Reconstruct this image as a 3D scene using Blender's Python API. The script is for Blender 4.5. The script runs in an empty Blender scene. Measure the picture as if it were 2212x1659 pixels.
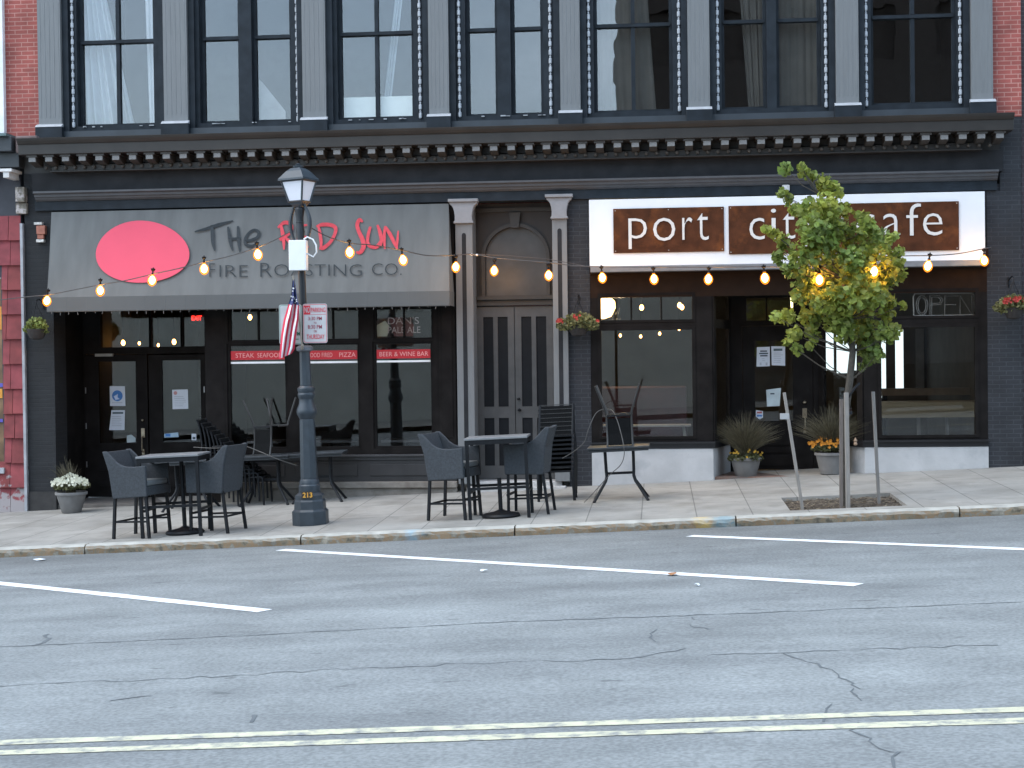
import bpy, math, random
from math import sin, cos, pi, radians, sqrt, floor
from mathutils import Vector, Matrix
random.seed(7)
scene = bpy.context.scene
COL = scene.collection
# ------------------------------------------------------------------ camera
FPX, CAMD, CAMH, TH, RHO = 3400.0, 24.5, 2.0, -0.092, 0.0125
_p = (829.5 - 775) / FPX
F_ = Vector((sin(TH)*cos(_p), cos(TH)*cos(_p), -sin(_p)))
R0 = Vector((cos(TH), -sin(TH), 0)); U0 = R0.cross(F_)
R_ = cos(RHO)*R0 - sin(RHO)*U0; U_ = cos(RHO)*U0 + sin(RHO)*R0
CP = Vector((0, -CAMD, CAMH))
cam_d = bpy.data.cameras.new("camera"); cam = bpy.data.objects.new("camera", cam_d); COL.objects.link(cam)
cam.matrix_world = Matrix(((R_.x, U_.x, -F_.x, CP.x), (R_.y, U_.y, -F_.y, CP.y), (R_.z, U_.z, -F_.z, CP.z), (0, 0, 0, 1)))
cam_d.sensor_width = 36; cam_d.lens = 36*FPX/2212; cam_d.clip_end = 500; cam_d.clip_start = .1
scene.camera = cam
# ------------------------------------------------------------------ world, sun, exposure
SUN_EL, SUN_AZ = 55, 245      # azimuth: where the sun stands, degrees clockwise from +Y
W = bpy.data.worlds.new("World"); scene.world = W; W.use_nodes = True
nt = W.node_tree; nt.nodes.clear()
o = nt.nodes.new('ShaderNodeOutputWorld'); bg = nt.nodes.new('ShaderNodeBackground'); bg.inputs[1].default_value = .15
sky = nt.nodes.new('ShaderNodeTexSky'); sky.sky_type = 'NISHITA'; sky.sun_disc = False
sky.sun_elevation = radians(SUN_EL); sky.sun_rotation = radians(SUN_AZ); sky.air_density = 1.2; sky.dust_density = 2.0
tc = nt.nodes.new('ShaderNodeTexCoord'); mp = nt.nodes.new('ShaderNodeMapping'); mp.inputs['Scale'].default_value = (1, 1, 2.6)
nz = nt.nodes.new('ShaderNodeTexNoise'); nz.inputs['Scale'].default_value = 2.2; nz.inputs['Detail'].default_value = 6; nz.inputs['Roughness'].default_value = .55
cr = nt.nodes.new('ShaderNodeValToRGB'); cr.color_ramp.elements[0].position = .36; cr.color_ramp.elements[0].color = (.35,)*3+(1,); cr.color_ramp.elements[1].position = .66; cr.color_ramp.elements[1].color = (.95,)*3+(1,)
cc = nt.nodes.new('ShaderNodeValToRGB'); cc.color_ramp.elements[0].position = .3; cc.color_ramp.elements[0].color = (2.3, 3.45, 4.75, 1); cc.color_ramp.elements[1].position = .75; cc.color_ramp.elements[1].color = (5.9, 7.1, 8.3, 1)
mx = nt.nodes.new('ShaderNodeMix'); mx.data_type = 'RGBA'
L = nt.links.new
L(tc.outputs['Generated'], mp.inputs[0]); L(mp.outputs[0], nz.inputs['Vector']); L(nz.outputs[0], cr.inputs[0]); L(nz.outputs[0], cc.inputs[0])
L(cr.outputs[0], mx.inputs[0]); L(sky.outputs[0], mx.inputs[6]); L(cc.outputs[0], mx.inputs[7]); L(mx.outputs[2], bg.inputs[0]); L(bg.outputs[0], o.inputs[0])
sd = bpy.data.lights.new("sun", 'SUN'); sd.energy = .6; sd.angle = radians(50); sd.color = (1, .95, .88)
so = bpy.data.objects.new("sun", sd); COL.objects.link(so)
az = radians(SUN_AZ); el = radians(SUN_EL)
sdir = Vector((sin(az)*cos(el), cos(az)*cos(el), sin(el)))
so.rotation_euler = (-sdir).to_track_quat('-Z', 'Y').to_euler(); so.location = (0, -10, 20)
scene.view_settings.view_transform = 'Standard'; scene.view_settings.look = 'None'; scene.view_settings.gamma = 1
scene.view_settings.exposure = 1.52
scene.cycles.max_bounces = 8; scene.cycles.transparent_max_bounces = 24
# ------------------------------------------------------------------ measuring helpers: photo measurement -> metres
def at(px, py, Y=0.0):
    d = F_ + R_*((px-1106)/FPX) + U_*((829.5-py)/FPX); t = (Y-CP.y)/d.y; P = CP + d*t; return P.x, P.z
def plane_hit(px, py, n, c):
    d = F_ + R_*((px-1106)/FPX) + U_*((829.5-py)/FPX); n = Vector(n); t = (c-n.dot(CP))/n.dot(d); return CP + d*t
def gs(x, y): return .04*x + .05 + .019*y                # pavement height
def gr(x, y): return .04*x - .184 - .006*y               # road height
def spt(px, py): return plane_hit(px, py, (-.04, -.019, 1), .05)
def rpt(px, py): return plane_hit(px, py, (-.04, .006, 1), -.184)
TILT = Matrix.Rotation(-math.atan(.04), 4, 'Y')
# ------------------------------------------------------------------ materials
MATS = {}
def M(name, col=(.5, .5, .5), rough=.6, var=.12, scale=6, bump=0., bscale=80, metal=0., stretch=(1, 1, 1), col2=None, c2=(.45, .6), spec=.5, trans=0., rnd=0.):
    if name in MATS: return MATS[name]
    m = bpy.data.materials.new(name); m.use_nodes = True; n = m.node_tree; b = n.nodes['Principled BSDF']
    b.inputs['Roughness'].default_value = rough; b.inputs['Metallic'].default_value = metal; b.inputs['Specular IOR Level'].default_value = spec
    tc = n.nodes.new('ShaderNodeTexCoord'); mp = n.nodes.new('ShaderNodeMapping'); mp.inputs['Scale'].default_value = stretch
    n.links.new(tc.outputs['Object'], mp.inputs[0])
    nz = n.nodes.new('ShaderNodeTexNoise'); nz.inputs['Scale'].default_value = scale; nz.inputs['Detail'].default_value = 5
    n.links.new(mp.outputs[0], nz.inputs['Vector'])
    r = n.nodes.new('ShaderNodeValToRGB')
    r.color_ramp.elements[0].position = .3; r.color_ramp.elements[1].position = .7
    r.color_ramp.elements[0].color = tuple(c*(1-var) for c in col)+(1,); r.color_ramp.elements[1].color = tuple(min(1, c*(1+var)) for c in col)+(1,)
    n.links.new(nz.outputs[0], r.inputs[0]); out = r.outputs[0]
    if col2:
        n2 = n.nodes.new('ShaderNodeTexNoise'); n2.inputs['Scale'].default_value = scale*.55; n2.inputs['Detail'].default_value = 6; n2.inputs['Roughness'].default_value = .65
        n.links.new(mp.outputs[0], n2.inputs['Vector'])
        r2 = n.nodes.new('ShaderNodeValToRGB'); r2.color_ramp.elements[0].position = c2[0]; r2.color_ramp.elements[1].position = c2[1]
        r2.color_ramp.elements[0].color = (0, 0, 0, 1); r2.color_ramp.elements[1].color = (1, 1, 1, 1)
        n.links.new(n2.outputs[0], r2.inputs[0])
        x = n.nodes.new('ShaderNodeMix'); x.data_type = 'RGBA'; n.links.new(r2.outputs[0], x.inputs[0]); n.links.new(out, x.inputs[6]); x.inputs[7].default_value = col2+(1,)
        out = x.outputs[2]
    if rnd:
        g = n.nodes.new('ShaderNodeNewGeometry'); hs = n.nodes.new('ShaderNodeHueSaturation')
        for inp, lo, hi in (('Value', 1-rnd, 1+rnd), ('Hue', .5-.03*rnd, .5+.03*rnd)):
            mr = n.nodes.new('ShaderNodeMapRange'); mr.inputs[3].default_value = lo; mr.inputs[4].default_value = hi
            if inp == 'Hue':
                fr = n.nodes.new('ShaderNodeMath'); fr.operation = 'MULTIPLY'; fr.inputs[1].default_value = 7.31; f2 = n.nodes.new('ShaderNodeMath'); f2.operation = 'FRACT'
                n.links.new(g.outputs['Random Per Island'], fr.inputs[0]); n.links.new(fr.outputs[0], f2.inputs[0]); n.links.new(f2.outputs[0], mr.inputs[0])
            else: n.links.new(g.outputs['Random Per Island'], mr.inputs[0])
            n.links.new(mr.outputs[0], hs.inputs[inp])
        n.links.new(out, hs.inputs['Color']); out = hs.outputs[0]
    n.links.new(out, b.inputs['Base Color'])
    if bump:
        nb = n.nodes.new('ShaderNodeTexNoise'); nb.inputs['Scale'].default_value = bscale; nb.inputs['Detail'].default_value = 3; n.links.new(mp.outputs[0], nb.inputs['Vector'])
        bp = n.nodes.new('ShaderNodeBump'); bp.inputs['Strength'].default_value = bump; bp.inputs['Distance'].default_value = .01
        n.links.new(nb.outputs[0], bp.inputs['Height']); n.links.new(bp.outputs[0], b.inputs['Normal'])
    if trans:
        tr = n.nodes.new('ShaderNodeBsdfTranslucent'); n.links.new(out, tr.inputs[0]); mxs = n.nodes.new('ShaderNodeMixShader'); mxs.inputs[0].default_value = trans
        n.links.new(b.outputs[0], mxs.inputs[1]); n.links.new(tr.outputs[0], mxs.inputs[2]); n.links.new(mxs.outputs[0], n.nodes['Material Output'].inputs[0])
    MATS[name] = m; return m
def brick_mat(name, c1, c2, mort, bw=.205, bh=.068, msize=.008, bump=.6, rough=.8, blotch=None):
    m = bpy.data.materials.new(name); m.use_nodes = True; n = m.node_tree; b = n.nodes['Principled BSDF']; b.inputs['Roughness'].default_value = rough
    tc = n.nodes.new('ShaderNodeTexCoord'); s = n.nodes.new('ShaderNodeSeparateXYZ'); a = n.nodes.new('ShaderNodeMath'); c = n.nodes.new('ShaderNodeCombineXYZ')
    n.links.new(tc.outputs['Object'], s.inputs[0]); n.links.new(s.outputs[0], a.inputs[0]); n.links.new(s.outputs[1], a.inputs[1]); n.links.new(a.outputs[0], c.inputs[0]); n.links.new(s.outputs[2], c.inputs[1])
    br = n.nodes.new('ShaderNodeTexBrick'); br.inputs['Scale'].default_value = 1; br.inputs['Brick Width'].default_value = bw; br.inputs['Row Height'].default_value = bh; br.inputs['Mortar Size'].default_value = msize; br.inputs['Mortar Smooth'].default_value = .3
    br.inputs['Color1'].default_value = c1+(1,); br.inputs['Color2'].default_value = c2+(1,); br.inputs['Mortar'].default_value = mort+(1,)
    n.links.new(c.outputs[0], br.inputs['Vector']); out = br.outputs[0]
    nz = n.nodes.new('ShaderNodeTexNoise'); nz.inputs['Scale'].default_value = 2.5; nz.inputs['Detail'].default_value = 8; n.links.new(tc.outputs['Object'], nz.inputs['Vector'])
    x = n.nodes.new('ShaderNodeMix'); x.data_type = 'RGBA'; x.blend_type = 'MULTIPLY'; x.inputs[0].default_value = 1
    r = n.nodes.new('ShaderNodeValToRGB'); r.color_ramp.elements[0].color = (.72,)*3+(1,); r.color_ramp.elements[0].position = .3; r.color_ramp.elements[1].position = .7; r.color_ramp.elements[1].color = (1.2,)*3+(1,)
    n.links.new(nz.outputs[0], r.inputs[0]); n.links.new(out, x.inputs[6]); n.links.new(r.outputs[0], x.inputs[7]); n.links.new(x.outputs[2], b.inputs['Base Color'])
    if bump:
        bp = n.nodes.new('ShaderNodeBump'); bp.inputs['Strength'].default_value = bump; bp.inputs['Distance'].default_value = .01; bp.invert = True
        n.links.new(br.outputs['Fac'], bp.inputs['Height']); n.links.new(bp.outputs[0], b.inputs['Normal'])
    MATS[name] = m; return m
def glass_mat(name, refl=.07, tint=(.8, .84, .84), wav=0., rough=0.0):
    m = bpy.data.materials.new(name); m.use_nodes = True; n = m.node_tree; n.nodes.remove(n.nodes['Principled BSDF'])
    t = n.nodes.new('ShaderNodeBsdfTransparent'); t.inputs[0].default_value = tint+(1,); g = n.nodes.new('ShaderNodeBsdfGlossy'); g.inputs['Roughness'].default_value = rough
    x = n.nodes.new('ShaderNodeMixShader'); fr = n.nodes.new('ShaderNodeLayerWeight'); pw = n.nodes.new('ShaderNodeMath'); pw.operation = 'POWER'; pw.inputs[1].default_value = 5   # Schlick
    ad = n.nodes.new('ShaderNodeMath'); ad.operation = 'MULTIPLY_ADD'; ad.inputs[1].default_value = .9; ad.inputs[2].default_value = refl; ad.use_clamp = True
    n.links.new(fr.outputs['Facing'], pw.inputs[0]); n.links.new(pw.outputs[0], ad.inputs[0]); n.links.new(ad.outputs[0], x.inputs[0]); n.links.new(t.outputs[0], x.inputs[1]); n.links.new(g.outputs[0], x.inputs[2])
    if wav:
        tc = n.nodes.new('ShaderNodeTexCoord'); nz = n.nodes.new('ShaderNodeTexNoise'); nz.inputs['Scale'].default_value = 1.6; nz.inputs['Detail'].default_value = 2
        bp = n.nodes.new('ShaderNodeBump'); bp.inputs['Strength'].default_value = wav; bp.inputs['Distance'].default_value = .1
        n.links.new(tc.outputs['Object'], nz.inputs['Vector']); n.links.new(nz.outputs[0], bp.inputs['Height']); n.links.new(bp.outputs[0], g.inputs['Normal'])
    n.links.new(x.outputs[0], n.nodes['Material Output'].inputs[0]); MATS[name] = m; return m
def emit_mat(name, col, s, core=None):
    m = bpy.data.materials.new(name); m.use_nodes = True; n = m.node_tree; n.nodes.remove(n.nodes['Principled BSDF'])
    e = n.nodes.new('ShaderNodeEmission'); e.inputs[0].default_value = col+(1,); e.inputs[1].default_value = s
    if core:   # hotter towards the filament
        lw = n.nodes.new('ShaderNodeLayerWeight'); lw.inputs[0].default_value = .5
        r = n.nodes.new('ShaderNodeValToRGB'); r.color_ramp.elements[0].position = .25; r.color_ramp.elements[0].color = core+(1,); r.color_ramp.elements[1].position = .85; r.color_ramp.elements[1].color = col+(1,)
        n.links.new(lw.outputs['Facing'], r.inputs[0]); n.links.new(r.outputs[0], e.inputs[0])
    n.links.new(e.outputs[0], n.nodes['Material Output'].inputs[0]); MATS[name] = m; return m
# ------------------------------------------------------------------ mesh builder
WL = {}
class MB:
    def __init__(s): s.v = []; s.f = []; s.m = []; s.mi = 0
    def face(s, pts):
        k = len(s.v); s.v += [tuple(p) for p in pts]; s.f.append(tuple(range(k, k+len(pts)))); s.m.append(s.mi)
    def box(s, x0, x1, y0, y1, z0, z1):
        k = len(s.v); s.v += [(x, y, z) for x in (x0, x1) for y in (y0, y1) for z in (z0, z1)]
        for q in ((0,1,3,2),(4,6,7,5),(0,4,5,1),(2,3,7,6),(0,2,6,4),(1,5,7,3)): s.f.append(tuple(k+i for i in q)); s.m.append(s.mi)
    def pbox(s, px0, px1, py0, py1, Y0, Y1):     # front face measured off the photograph
        pc = (py0+py1)/2; xc = (px0+px1)/2
        s.box(at(px0, pc, Y0)[0], at(px1, pc, Y0)[0], Y0, Y1, at(xc, py1, Y0)[1], at(xc, py0, Y0)[1])
    def prism(s, poly, y0, y1):                  # poly in x,z
        k = len(s.v); n = len(poly)
        s.v += [(x, y0, z) for x, z in poly]+[(x, y1, z) for x, z in poly]
        s.f.append(tuple(k+i for i in range(n))); s.m.append(s.mi); s.f.append(tuple(k+n+i for i in reversed(range(n)))); s.m.append(s.mi)
        for i in range(n):
            j = (i+1) % n; s.f.append((k+j, k+i, k+n+i, k+n+j)); s.m.append(s.mi)
    def xprism(s, poly, x0, x1):                 # poly in y,z
        k = len(s.v); n = len(poly)
        s.v += [(x0, y, z) for y, z in poly]+[(x1, y, z) for y, z in poly]
        s.f.append(tuple(k+i for i in range(n))); s.m.append(s.mi); s.f.append(tuple(k+n+i for i in reversed(range(n)))); s.m.append(s.mi)
        for i in range(n):
            j = (i+1) % n; s.f.append((k+j, k+i, k+n+i, k+n+j)); s.m.append(s.mi)
    def tube(s, pts, r, n=8, cap=True):
        pts = [Vector(p) for p in pts]; rr = r if isinstance(r, (list, tuple)) else [r]*len(pts); base = len(s.v); up = None
        for i, p in enumerate(pts):
            t = (pts[min(i+1, len(pts)-1)]-pts[max(i-1, 0)])
            if t.length < 1e-9: t = Vector((0, 0, 1))
            t.normalize()
            if up is None:
                up = Vector((0, 0, 1)) if abs(t.z) < .9 else Vector((1, 0, 0))
            a = t.cross(up); 
            if a.length < 1e-6: a = t.cross(Vector((0, 1, 0)))
            a.normalize(); b = a.cross(t).normalized(); up = b
            s.v += [tuple(p+rr[i]*(cos(2*pi*j/n)*a+sin(2*pi*j/n)*b)) for j in range(n)]
        for i in range(len(pts)-1):
            for j in range(n):
                k = (j+1) % n; s.f.append((base+i*n+j, base+i*n+k, base+(i+1)*n+k, base+(i+1)*n+j)); s.m.append(s.mi)
        if cap:
            s.f.append(tuple(base+j for j in reversed(range(n)))); s.m.append(s.mi); e = base+(len(pts)-1)*n; s.f.append(tuple(e+j for j in range(n))); s.m.append(s.mi)
    def lathe(s, prof, c=(0, 0, 0), n=20, rot=0.):   # prof: (r,z)
        base = len(s.v)
        for r, z in prof: s.v += [(c[0]+r*cos(2*pi*j/n+rot), c[1]+r*sin(2*pi*j/n+rot), c[2]+z) for j in range(n)]
        for i in range(len(prof)-1):
            for j in range(n):
                k = (j+1) % n; s.f.append((base+i*n+j, base+i*n+k, base+(i+1)*n+k, base+(i+1)*n+j)); s.m.append(s.mi)
        s.f.append(tuple(base+j for j in reversed(range(n)))); s.m.append(s.mi); e = base+(len(prof)-1)*n; s.f.append(tuple(e+j for j in range(n))); s.m.append(s.mi)
    def holed(s, x0, x1, z0, z1, holes, y0, y1):     # slab in the facade plane with rectangular openings
        xs = sorted({x0, x1, *[min(max(h[0], x0), x1) for h in holes], *[min(max(h[1], x0), x1) for h in holes]}); zs = sorted({z0, z1, *[min(max(h[2], z0), z1) for h in holes], *[min(max(h[3], z0), z1) for h in holes]})
        nx, nz_ = len(xs)-1, len(zs)-1
        def solid(i, j):
            if i < 0 or j < 0 or i >= nx or j >= nz_: return False
            cx, cz = (xs[i]+xs[i+1])/2, (zs[j]+zs[j+1])/2
            return not any(h[0] < cx < h[1] and h[2] < cz < h[3] for h in holes)
        for i in range(nx):
            for j in range(nz_):
                if not solid(i, j): continue
                a, b, c, d = xs[i], xs[i+1], zs[j], zs[j+1]
                s.face([(a, y0, c), (b, y0, c), (b, y0, d), (a, y0, d)]); s.face([(b, y1, c), (a, y1, c), (a, y1, d), (b, y1, d)])
                if not solid(i-1, j): s.face([(a, y1, c), (a, y0, c), (a, y0, d), (a, y1, d)])
                if not solid(i+1, j): s.face([(b, y0, c), (b, y1, c), (b, y1, d), (b, y0, d)])
                if not solid(i, j-1): s.face([(a, y1, c), (b, y1, c), (b, y0, c), (a, y0, c)])
                if not solid(i, j+1): s.face([(a, y0, d), (b, y0, d), (b, y1, d), (a, y1, d)])
    def build(s, name, mats, parent=None, world=True, smooth=False, bevel=0., loc=None, **tags):
        me = bpy.data.meshes.new(name); off = WL.get(parent.name, Vector()) if (parent and world) else Vector()
        if loc is not None and parent is None and world: off = Vector(loc)
        me.from_pydata([(x-off.x, y-off.y, z-off.z) for x, y, z in s.v], [], s.f)
        for m in (mats if isinstance(mats, (list, tuple)) else [mats]): me.materials.append(m)
        for i, p in enumerate(me.polygons): p.material_index = s.m[i]; p.use_smooth = smooth
        me.validate(); me.update()
        ob = bpy.data.objects.new(name, me); COL.objects.link(ob)
        if parent: ob.parent = parent; WL[ob.name] = WL.get(parent.name, Vector()).copy()
        elif loc is not None: ob.location = loc; WL[ob.name] = Vector(loc)
        if bevel:
            md = ob.modifiers.new('bevel', 'BEVEL'); md.width = bevel; md.segments = 2; md.limit_method = 'ANGLE'
        if smooth:
            me.set_sharp_from_angle(angle=radians(40))
        if tags: tag(ob, **tags)
        return ob
def tag(o, label=None, cat=None, group=None, kind=None):
    if label: o['label'] = label
    if cat: o['category'] = cat
    if group: o['group'] = group
    if kind: o['kind'] = kind
    return o
def thing(name, loc, label, cat, group=None, rot=None):
    o = bpy.data.objects.new(name, None); COL.objects.link(o); o.empty_display_size = .2
    if rot is not None: o.matrix_world = Matrix.Translation(loc) @ rot
    else: o.location = loc
    WL[o.name] = Vector(loc); return tag(o, label, cat, group)
def place(o, loc, rz=0., extra=None, tilt=True):
    m = Matrix.Translation(loc)
    if tilt: m = m @ TILT
    m = m @ Matrix.Rotation(rz, 4, 'Z')
    if extra is not None: m = m @ extra
    o.matrix_world = m
def copy_tree(o, parent=None):
    c = o.copy(); COL.objects.link(c)
    if parent:
        c.parent = parent; c.matrix_parent_inverse = o.matrix_parent_inverse
    for ch in list(o.children): copy_tree(ch, c)
    return c
def single(name, mb, mat, label, cat, group=None, loc=(0, 0, 0), **k): return mb.build(name, mat, None, loc=Vector(loc), label=label, cat=cat, group=group, **k)
def text_obj(name, s, box, Y, mat, parent=None, depth=.004, weight=0., align_ratio=False, rows=None):
    """lettering fitted into box (x0,x1,z0,z1), facing the street at Y"""
    cu = bpy.data.curves.new(name, 'FONT'); cu.body = s; cu.extrude = depth; cu.offset = weight; cu.resolution_u = 3
    t = bpy.data.objects.new(name+'_t', cu); COL.objects.link(t)
    dg = bpy.context.evaluated_depsgraph_get(); me = bpy.data.meshes.new_from_object(t.evaluated_get(dg)); bpy.data.objects.remove(t); bpy.data.curves.remove(cu)
    xs = [v.co.x for v in me.vertices]; ys = [v.co.y for v in me.vertices]
    ax, bx, ay, by = min(xs), max(xs), min(ys), max(ys); x0, x1, z0, z1 = box; sx = (x1-x0)/(bx-ax); sz = (z1-z0)/(by-ay)
    off = WL.get(parent.name, Vector()) if parent else Vector()
    for v in me.vertices:
        x, y, z = v.co; v.co = (x0+(x-ax)*sx-off.x, Y-z-off.y, z0+(y-ay)*sz-off.z)
    me.name = name; me.materials.clear(); me.materials.append(mat)
    ob = bpy.data.objects.new(name, me); COL.objects.link(ob)
    if parent: ob.parent = parent; WL[ob.name] = WL.get(parent.name, Vector()).copy()
    return ob
# ------------------------------------------------------------------ palette
asph = M('asphalt', (.212, .222, .22), .85, .14, 1.3, .5, 220)
paintW = M('road_paint_white', (.75, .76, .76), .6, .1, 20, .2, 90)
dark = M('dark_blue_paint', (.017, .022, .028), .55, .3, 5, .15, 40, spec=.2)
dark2 = M('black_brown_paint', (.0135, .012, .0115), .7, .3, 4, .15, 30, spec=.06)
brownp = M('brown_paint', (.02, .011, .007), .6, .2, 6, .1, 30, spec=.1)
charc = M('charcoal_paint', (.025, .0255, .028), .6, .25, 4, .15, 40, spec=.15)
grayp = M('grey_paint', (.165, .17, .172), .6, .06, 5, .2, 25, stretch=(6, 6, .6))
grayd = M('door_grey_paint', (.072, .07, .068), .5, .14, 6, .1, 30)
whitec = M('pale_ledge_paint', (.36, .37, .39), .6, .1, 10)
whitew = M('whitewashed_wall', (.46, .46, .46), .75, .1, 3, .4, 22, col2=(.33, .34, .35), c2=(.55, .75))
signw = M('sign_white', (.74, .75, .77), .45, .05, 2)
rust = M('rusted_steel', (.07, .024, .01), .75, .35, 5, .2, 60, col2=(.2, .065, .018), c2=(.52, .8), spec=.15)
redbr = brick_mat('red_brick', (.34, .085, .068), (.28, .07, .056), (.43, .2, .165), bump=.4)
dkbr = brick_mat('dark_painted_brick', (.02, .022, .027), (.023, .025, .03), (.04, .043, .05), bump=.9)
dkbr2 = brick_mat('black_painted_brick', (.013, .014, .016), (.0145, .0155, .0175), (.017, .018, .02), bump=.6)
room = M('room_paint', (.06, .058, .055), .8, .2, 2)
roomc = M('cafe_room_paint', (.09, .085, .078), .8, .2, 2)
glass = glass_mat('shop_glass', .06, (.95, .97, .97))
glassu = glass_mat('upper_glass', .1, (.95, .97, .98), wav=.02)
black = M('black_metal', (.008, .009, .011), .5, .2, 20, spec=.25)
wick = M('grey_wicker', (.034, .04, .047), .75, .25, 45, .45, 300)
cush = M('grey_cushion', (.12, .13, .135), .9, .1, 12)
ttop = M('table_top_grey', (.2, .205, .21), .35, .1, 10)
postm = M('lamp_post_paint', (.028, .038, .048), .42, .2, 10, .2, 60)
soil = M('soil', (.06, .045, .032), .95, .5, 20, 1., 60, col2=(.14, .11, .08), c2=(.5, .6))
leafm = M('tree_leaf', (.2, .275, .07), .5, .2, 1.6, trans=.5, rnd=.42, col2=(.38, .38, .06), c2=(.45, .68))
leafg = M('basket_leaf', (.17, .175, .07), .6, .3, 9, trans=.3, rnd=.35)
leafd = M('planter_leaf', (.075, .08, .03), .6, .3, 9, trans=.3, rnd=.35)
grassm = M('ornamental_grass', (.085, .075, .045), .7, .3, 9, trans=.25, rnd=.4)
barkm = M('bark', (.07, .06, .048), .85, .3, 20, .6, 60)
wood = M('weathered_wood', (.24, .22, .2), .85, .15, 6, .5, 40, stretch=(8, 8, .8))
wood2 = M('weathered_brown_wood', (.16, .135, .12), .85, .2, 6, .5, 40, stretch=(8, 8, .8))
potm = M('stone_pot', (.17, .165, .16), .8, .15, 8, .3, 60)
paper = M('paper', (.62, .66, .72), .8, .03, 6)
inkd = M('dark_ink', (.06, .08, .1), .8, .05)
redm = M('red_banner', (.55, .02, .03), .6, .05)
bulbm = emit_mat('bulb_glow', (.7, .26, .05), 55., core=(1., .6, .2))
pendm = emit_mat('pendant_glow', (1., .45, .1), 9.)
# ------------------------------------------------------------------ ground
mb = MB()
def sheet(mb, xs, ys, h, off=0):
    for i in range(len(xs)-1):
        for j in range(len(ys)-1):
            mb.face([(x, y, h(x, y)+off) for x, y in ((xs[i], ys[j]), (xs[i+1], ys[j]), (xs[i+1], ys[j+1]), (xs[i], ys[j+1]))])
gm = MB(); gm.face([(-250, -250, -10.2), (250, -250, 9.8-.02), (250, 250, 9.8-.6), (-250, 250, -10.2-.6)])
gm.v = [(x, y, .04*x-.5 if abs(x) < 61 else (.04*60*(1 if x > 0 else -1)-.5)) for x, y in ((-250, -250), (250, -250), (250, 250), (-250, 250))]
gm = MB(); gx = [-250, -60, 60, 250]
for i in range(3): gm.face([(gx[i], -250, max(-60, min(60, gx[i]))*.04-.45), (gx[i+1], -250, max(-60, min(60, gx[i+1]))*.04-.45), (gx[i+1], 250, max(-60, min(60, gx[i+1]))*.04-.45), (gx[i], 250, max(-60, min(60, gx[i]))*.04-.45)])
gm.build('ground', M('ground_earth', (.12, .12, .11), .9, .2, 1), kind='structure')
YC = -4.82
rd = MB(); sheet(rd, [-60, 60], [-26.5, YC], gr); road = rd.build('road', asph, kind='structure')
# asphalt: mottling, tyre-polished bands, fine grain
n = asph.node_tree; b = n.nodes['Principled BSDF']; src = b.inputs['Base Color'].links[0].from_socket
tcx = n.nodes['Texture Coordinate']; mp2 = n.nodes.new('ShaderNodeMapping'); mp2.inputs['Scale'].default_value = (.35, 1.5, 1); n.links.new(tcx.outputs['Object'], mp2.inputs[0])
n2 = n.nodes.new('ShaderNodeTexNoise'); n2.inputs['Scale'].default_value = 1.; n2.inputs['Detail'].default_value = 5; n2.inputs['Roughness'].default_value = .6; n.links.new(mp2.outputs[0], n2.inputs['Vector'])
rr = n.nodes.new('ShaderNodeValToRGB'); rr.color_ramp.elements[0].position = .33; rr.color_ramp.elements[0].color = (.82, .82, .83, 1); rr.color_ramp.elements[1].position = .62; rr.color_ramp.elements[1].color = (1.06, 1.06, 1.06, 1); n.links.new(n2.outputs[0], rr.inputs[0])
n3 = n.nodes.new('ShaderNodeTexNoise'); n3.inputs['Scale'].default_value = 34.; n3.inputs['Detail'].default_value = 3; n.links.new(tcx.outputs['Object'], n3.inputs['Vector'])
r3 = n.nodes.new('ShaderNodeValToRGB'); r3.color_ramp.elements[0].position = .35; r3.color_ramp.elements[0].color = (.8,)*3+(1,); r3.color_ramp.elements[1].position = .65; r3.color_ramp.elements[1].color = (1.2,)*3+(1,); n.links.new(n3.outputs[0], r3.inputs[0])
last = src
for q in (rr, r3):
    x = n.nodes.new('ShaderNodeMix'); x.data_type = 'RGBA'; x.blend_type = 'MULTIPLY'; x.inputs[0].default_value = 1; n.links.new(last, x.inputs[6]); n.links.new(q.outputs[0], x.inputs[7]); last = x.outputs[2]
sp = n.nodes.new('ShaderNodeSeparateXYZ'); n.links.new(tcx.outputs['Object'], sp.inputs[0])   # oily parking strip by the kerb
mr = n.nodes.new('ShaderNodeMapRange'); mr.inputs[1].default_value = -9.5; mr.inputs[2].default_value = -5.; mr.inputs[3].default_value = 1.; mr.inputs[4].default_value = .76; n.links.new(sp.outputs[1], mr.inputs[0])
x = n.nodes.new('ShaderNodeMix'); x.data_type = 'RGBA'; x.blend_type = 'MULTIPLY'; x.inputs[0].default_value = 1; n.links.new(last, x.inputs[6]); n.links.new(mr.outputs[0], x.inputs[7]); last = x.outputs[2]
n.links.new(last, b.inputs['Base Color'])
# pavement with slab joints
sw = M('concrete_pavement', (.29, .277, .253), .85, .12, 2.2, .3, 60, col2=(.205, .192, .17), c2=(.48, .7))
n = sw.node_tree; b = n.nodes['Principled BSDF']; src = b.inputs['Base Color'].links[0].from_socket
br = n.nodes.new('ShaderNodeTexBrick'); br.offset = 0; br.inputs['Scale'].default_value = 1; br.inputs['Brick Width'].default_value = .7; br.inputs['Row Height'].default_value = 1.52; br.inputs['Mortar Size'].default_value = .008; br.inputs['Mortar Smooth'].default_value = .2
for i, c in (('Color1', 1.06), ('Color2', .92), ('Mortar', .5)): br.inputs[i].default_value = (c, c, c, 1)
mp3 = n.nodes.new('ShaderNodeMapping'); mp3.inputs['Location'].default_value = (.22, .02, 0); n.links.new(n.nodes['Texture Coordinate'].outputs['Object'], mp3.inputs[0]); n.links.new(mp3.outputs[0], br.inputs['Vector'])
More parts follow.
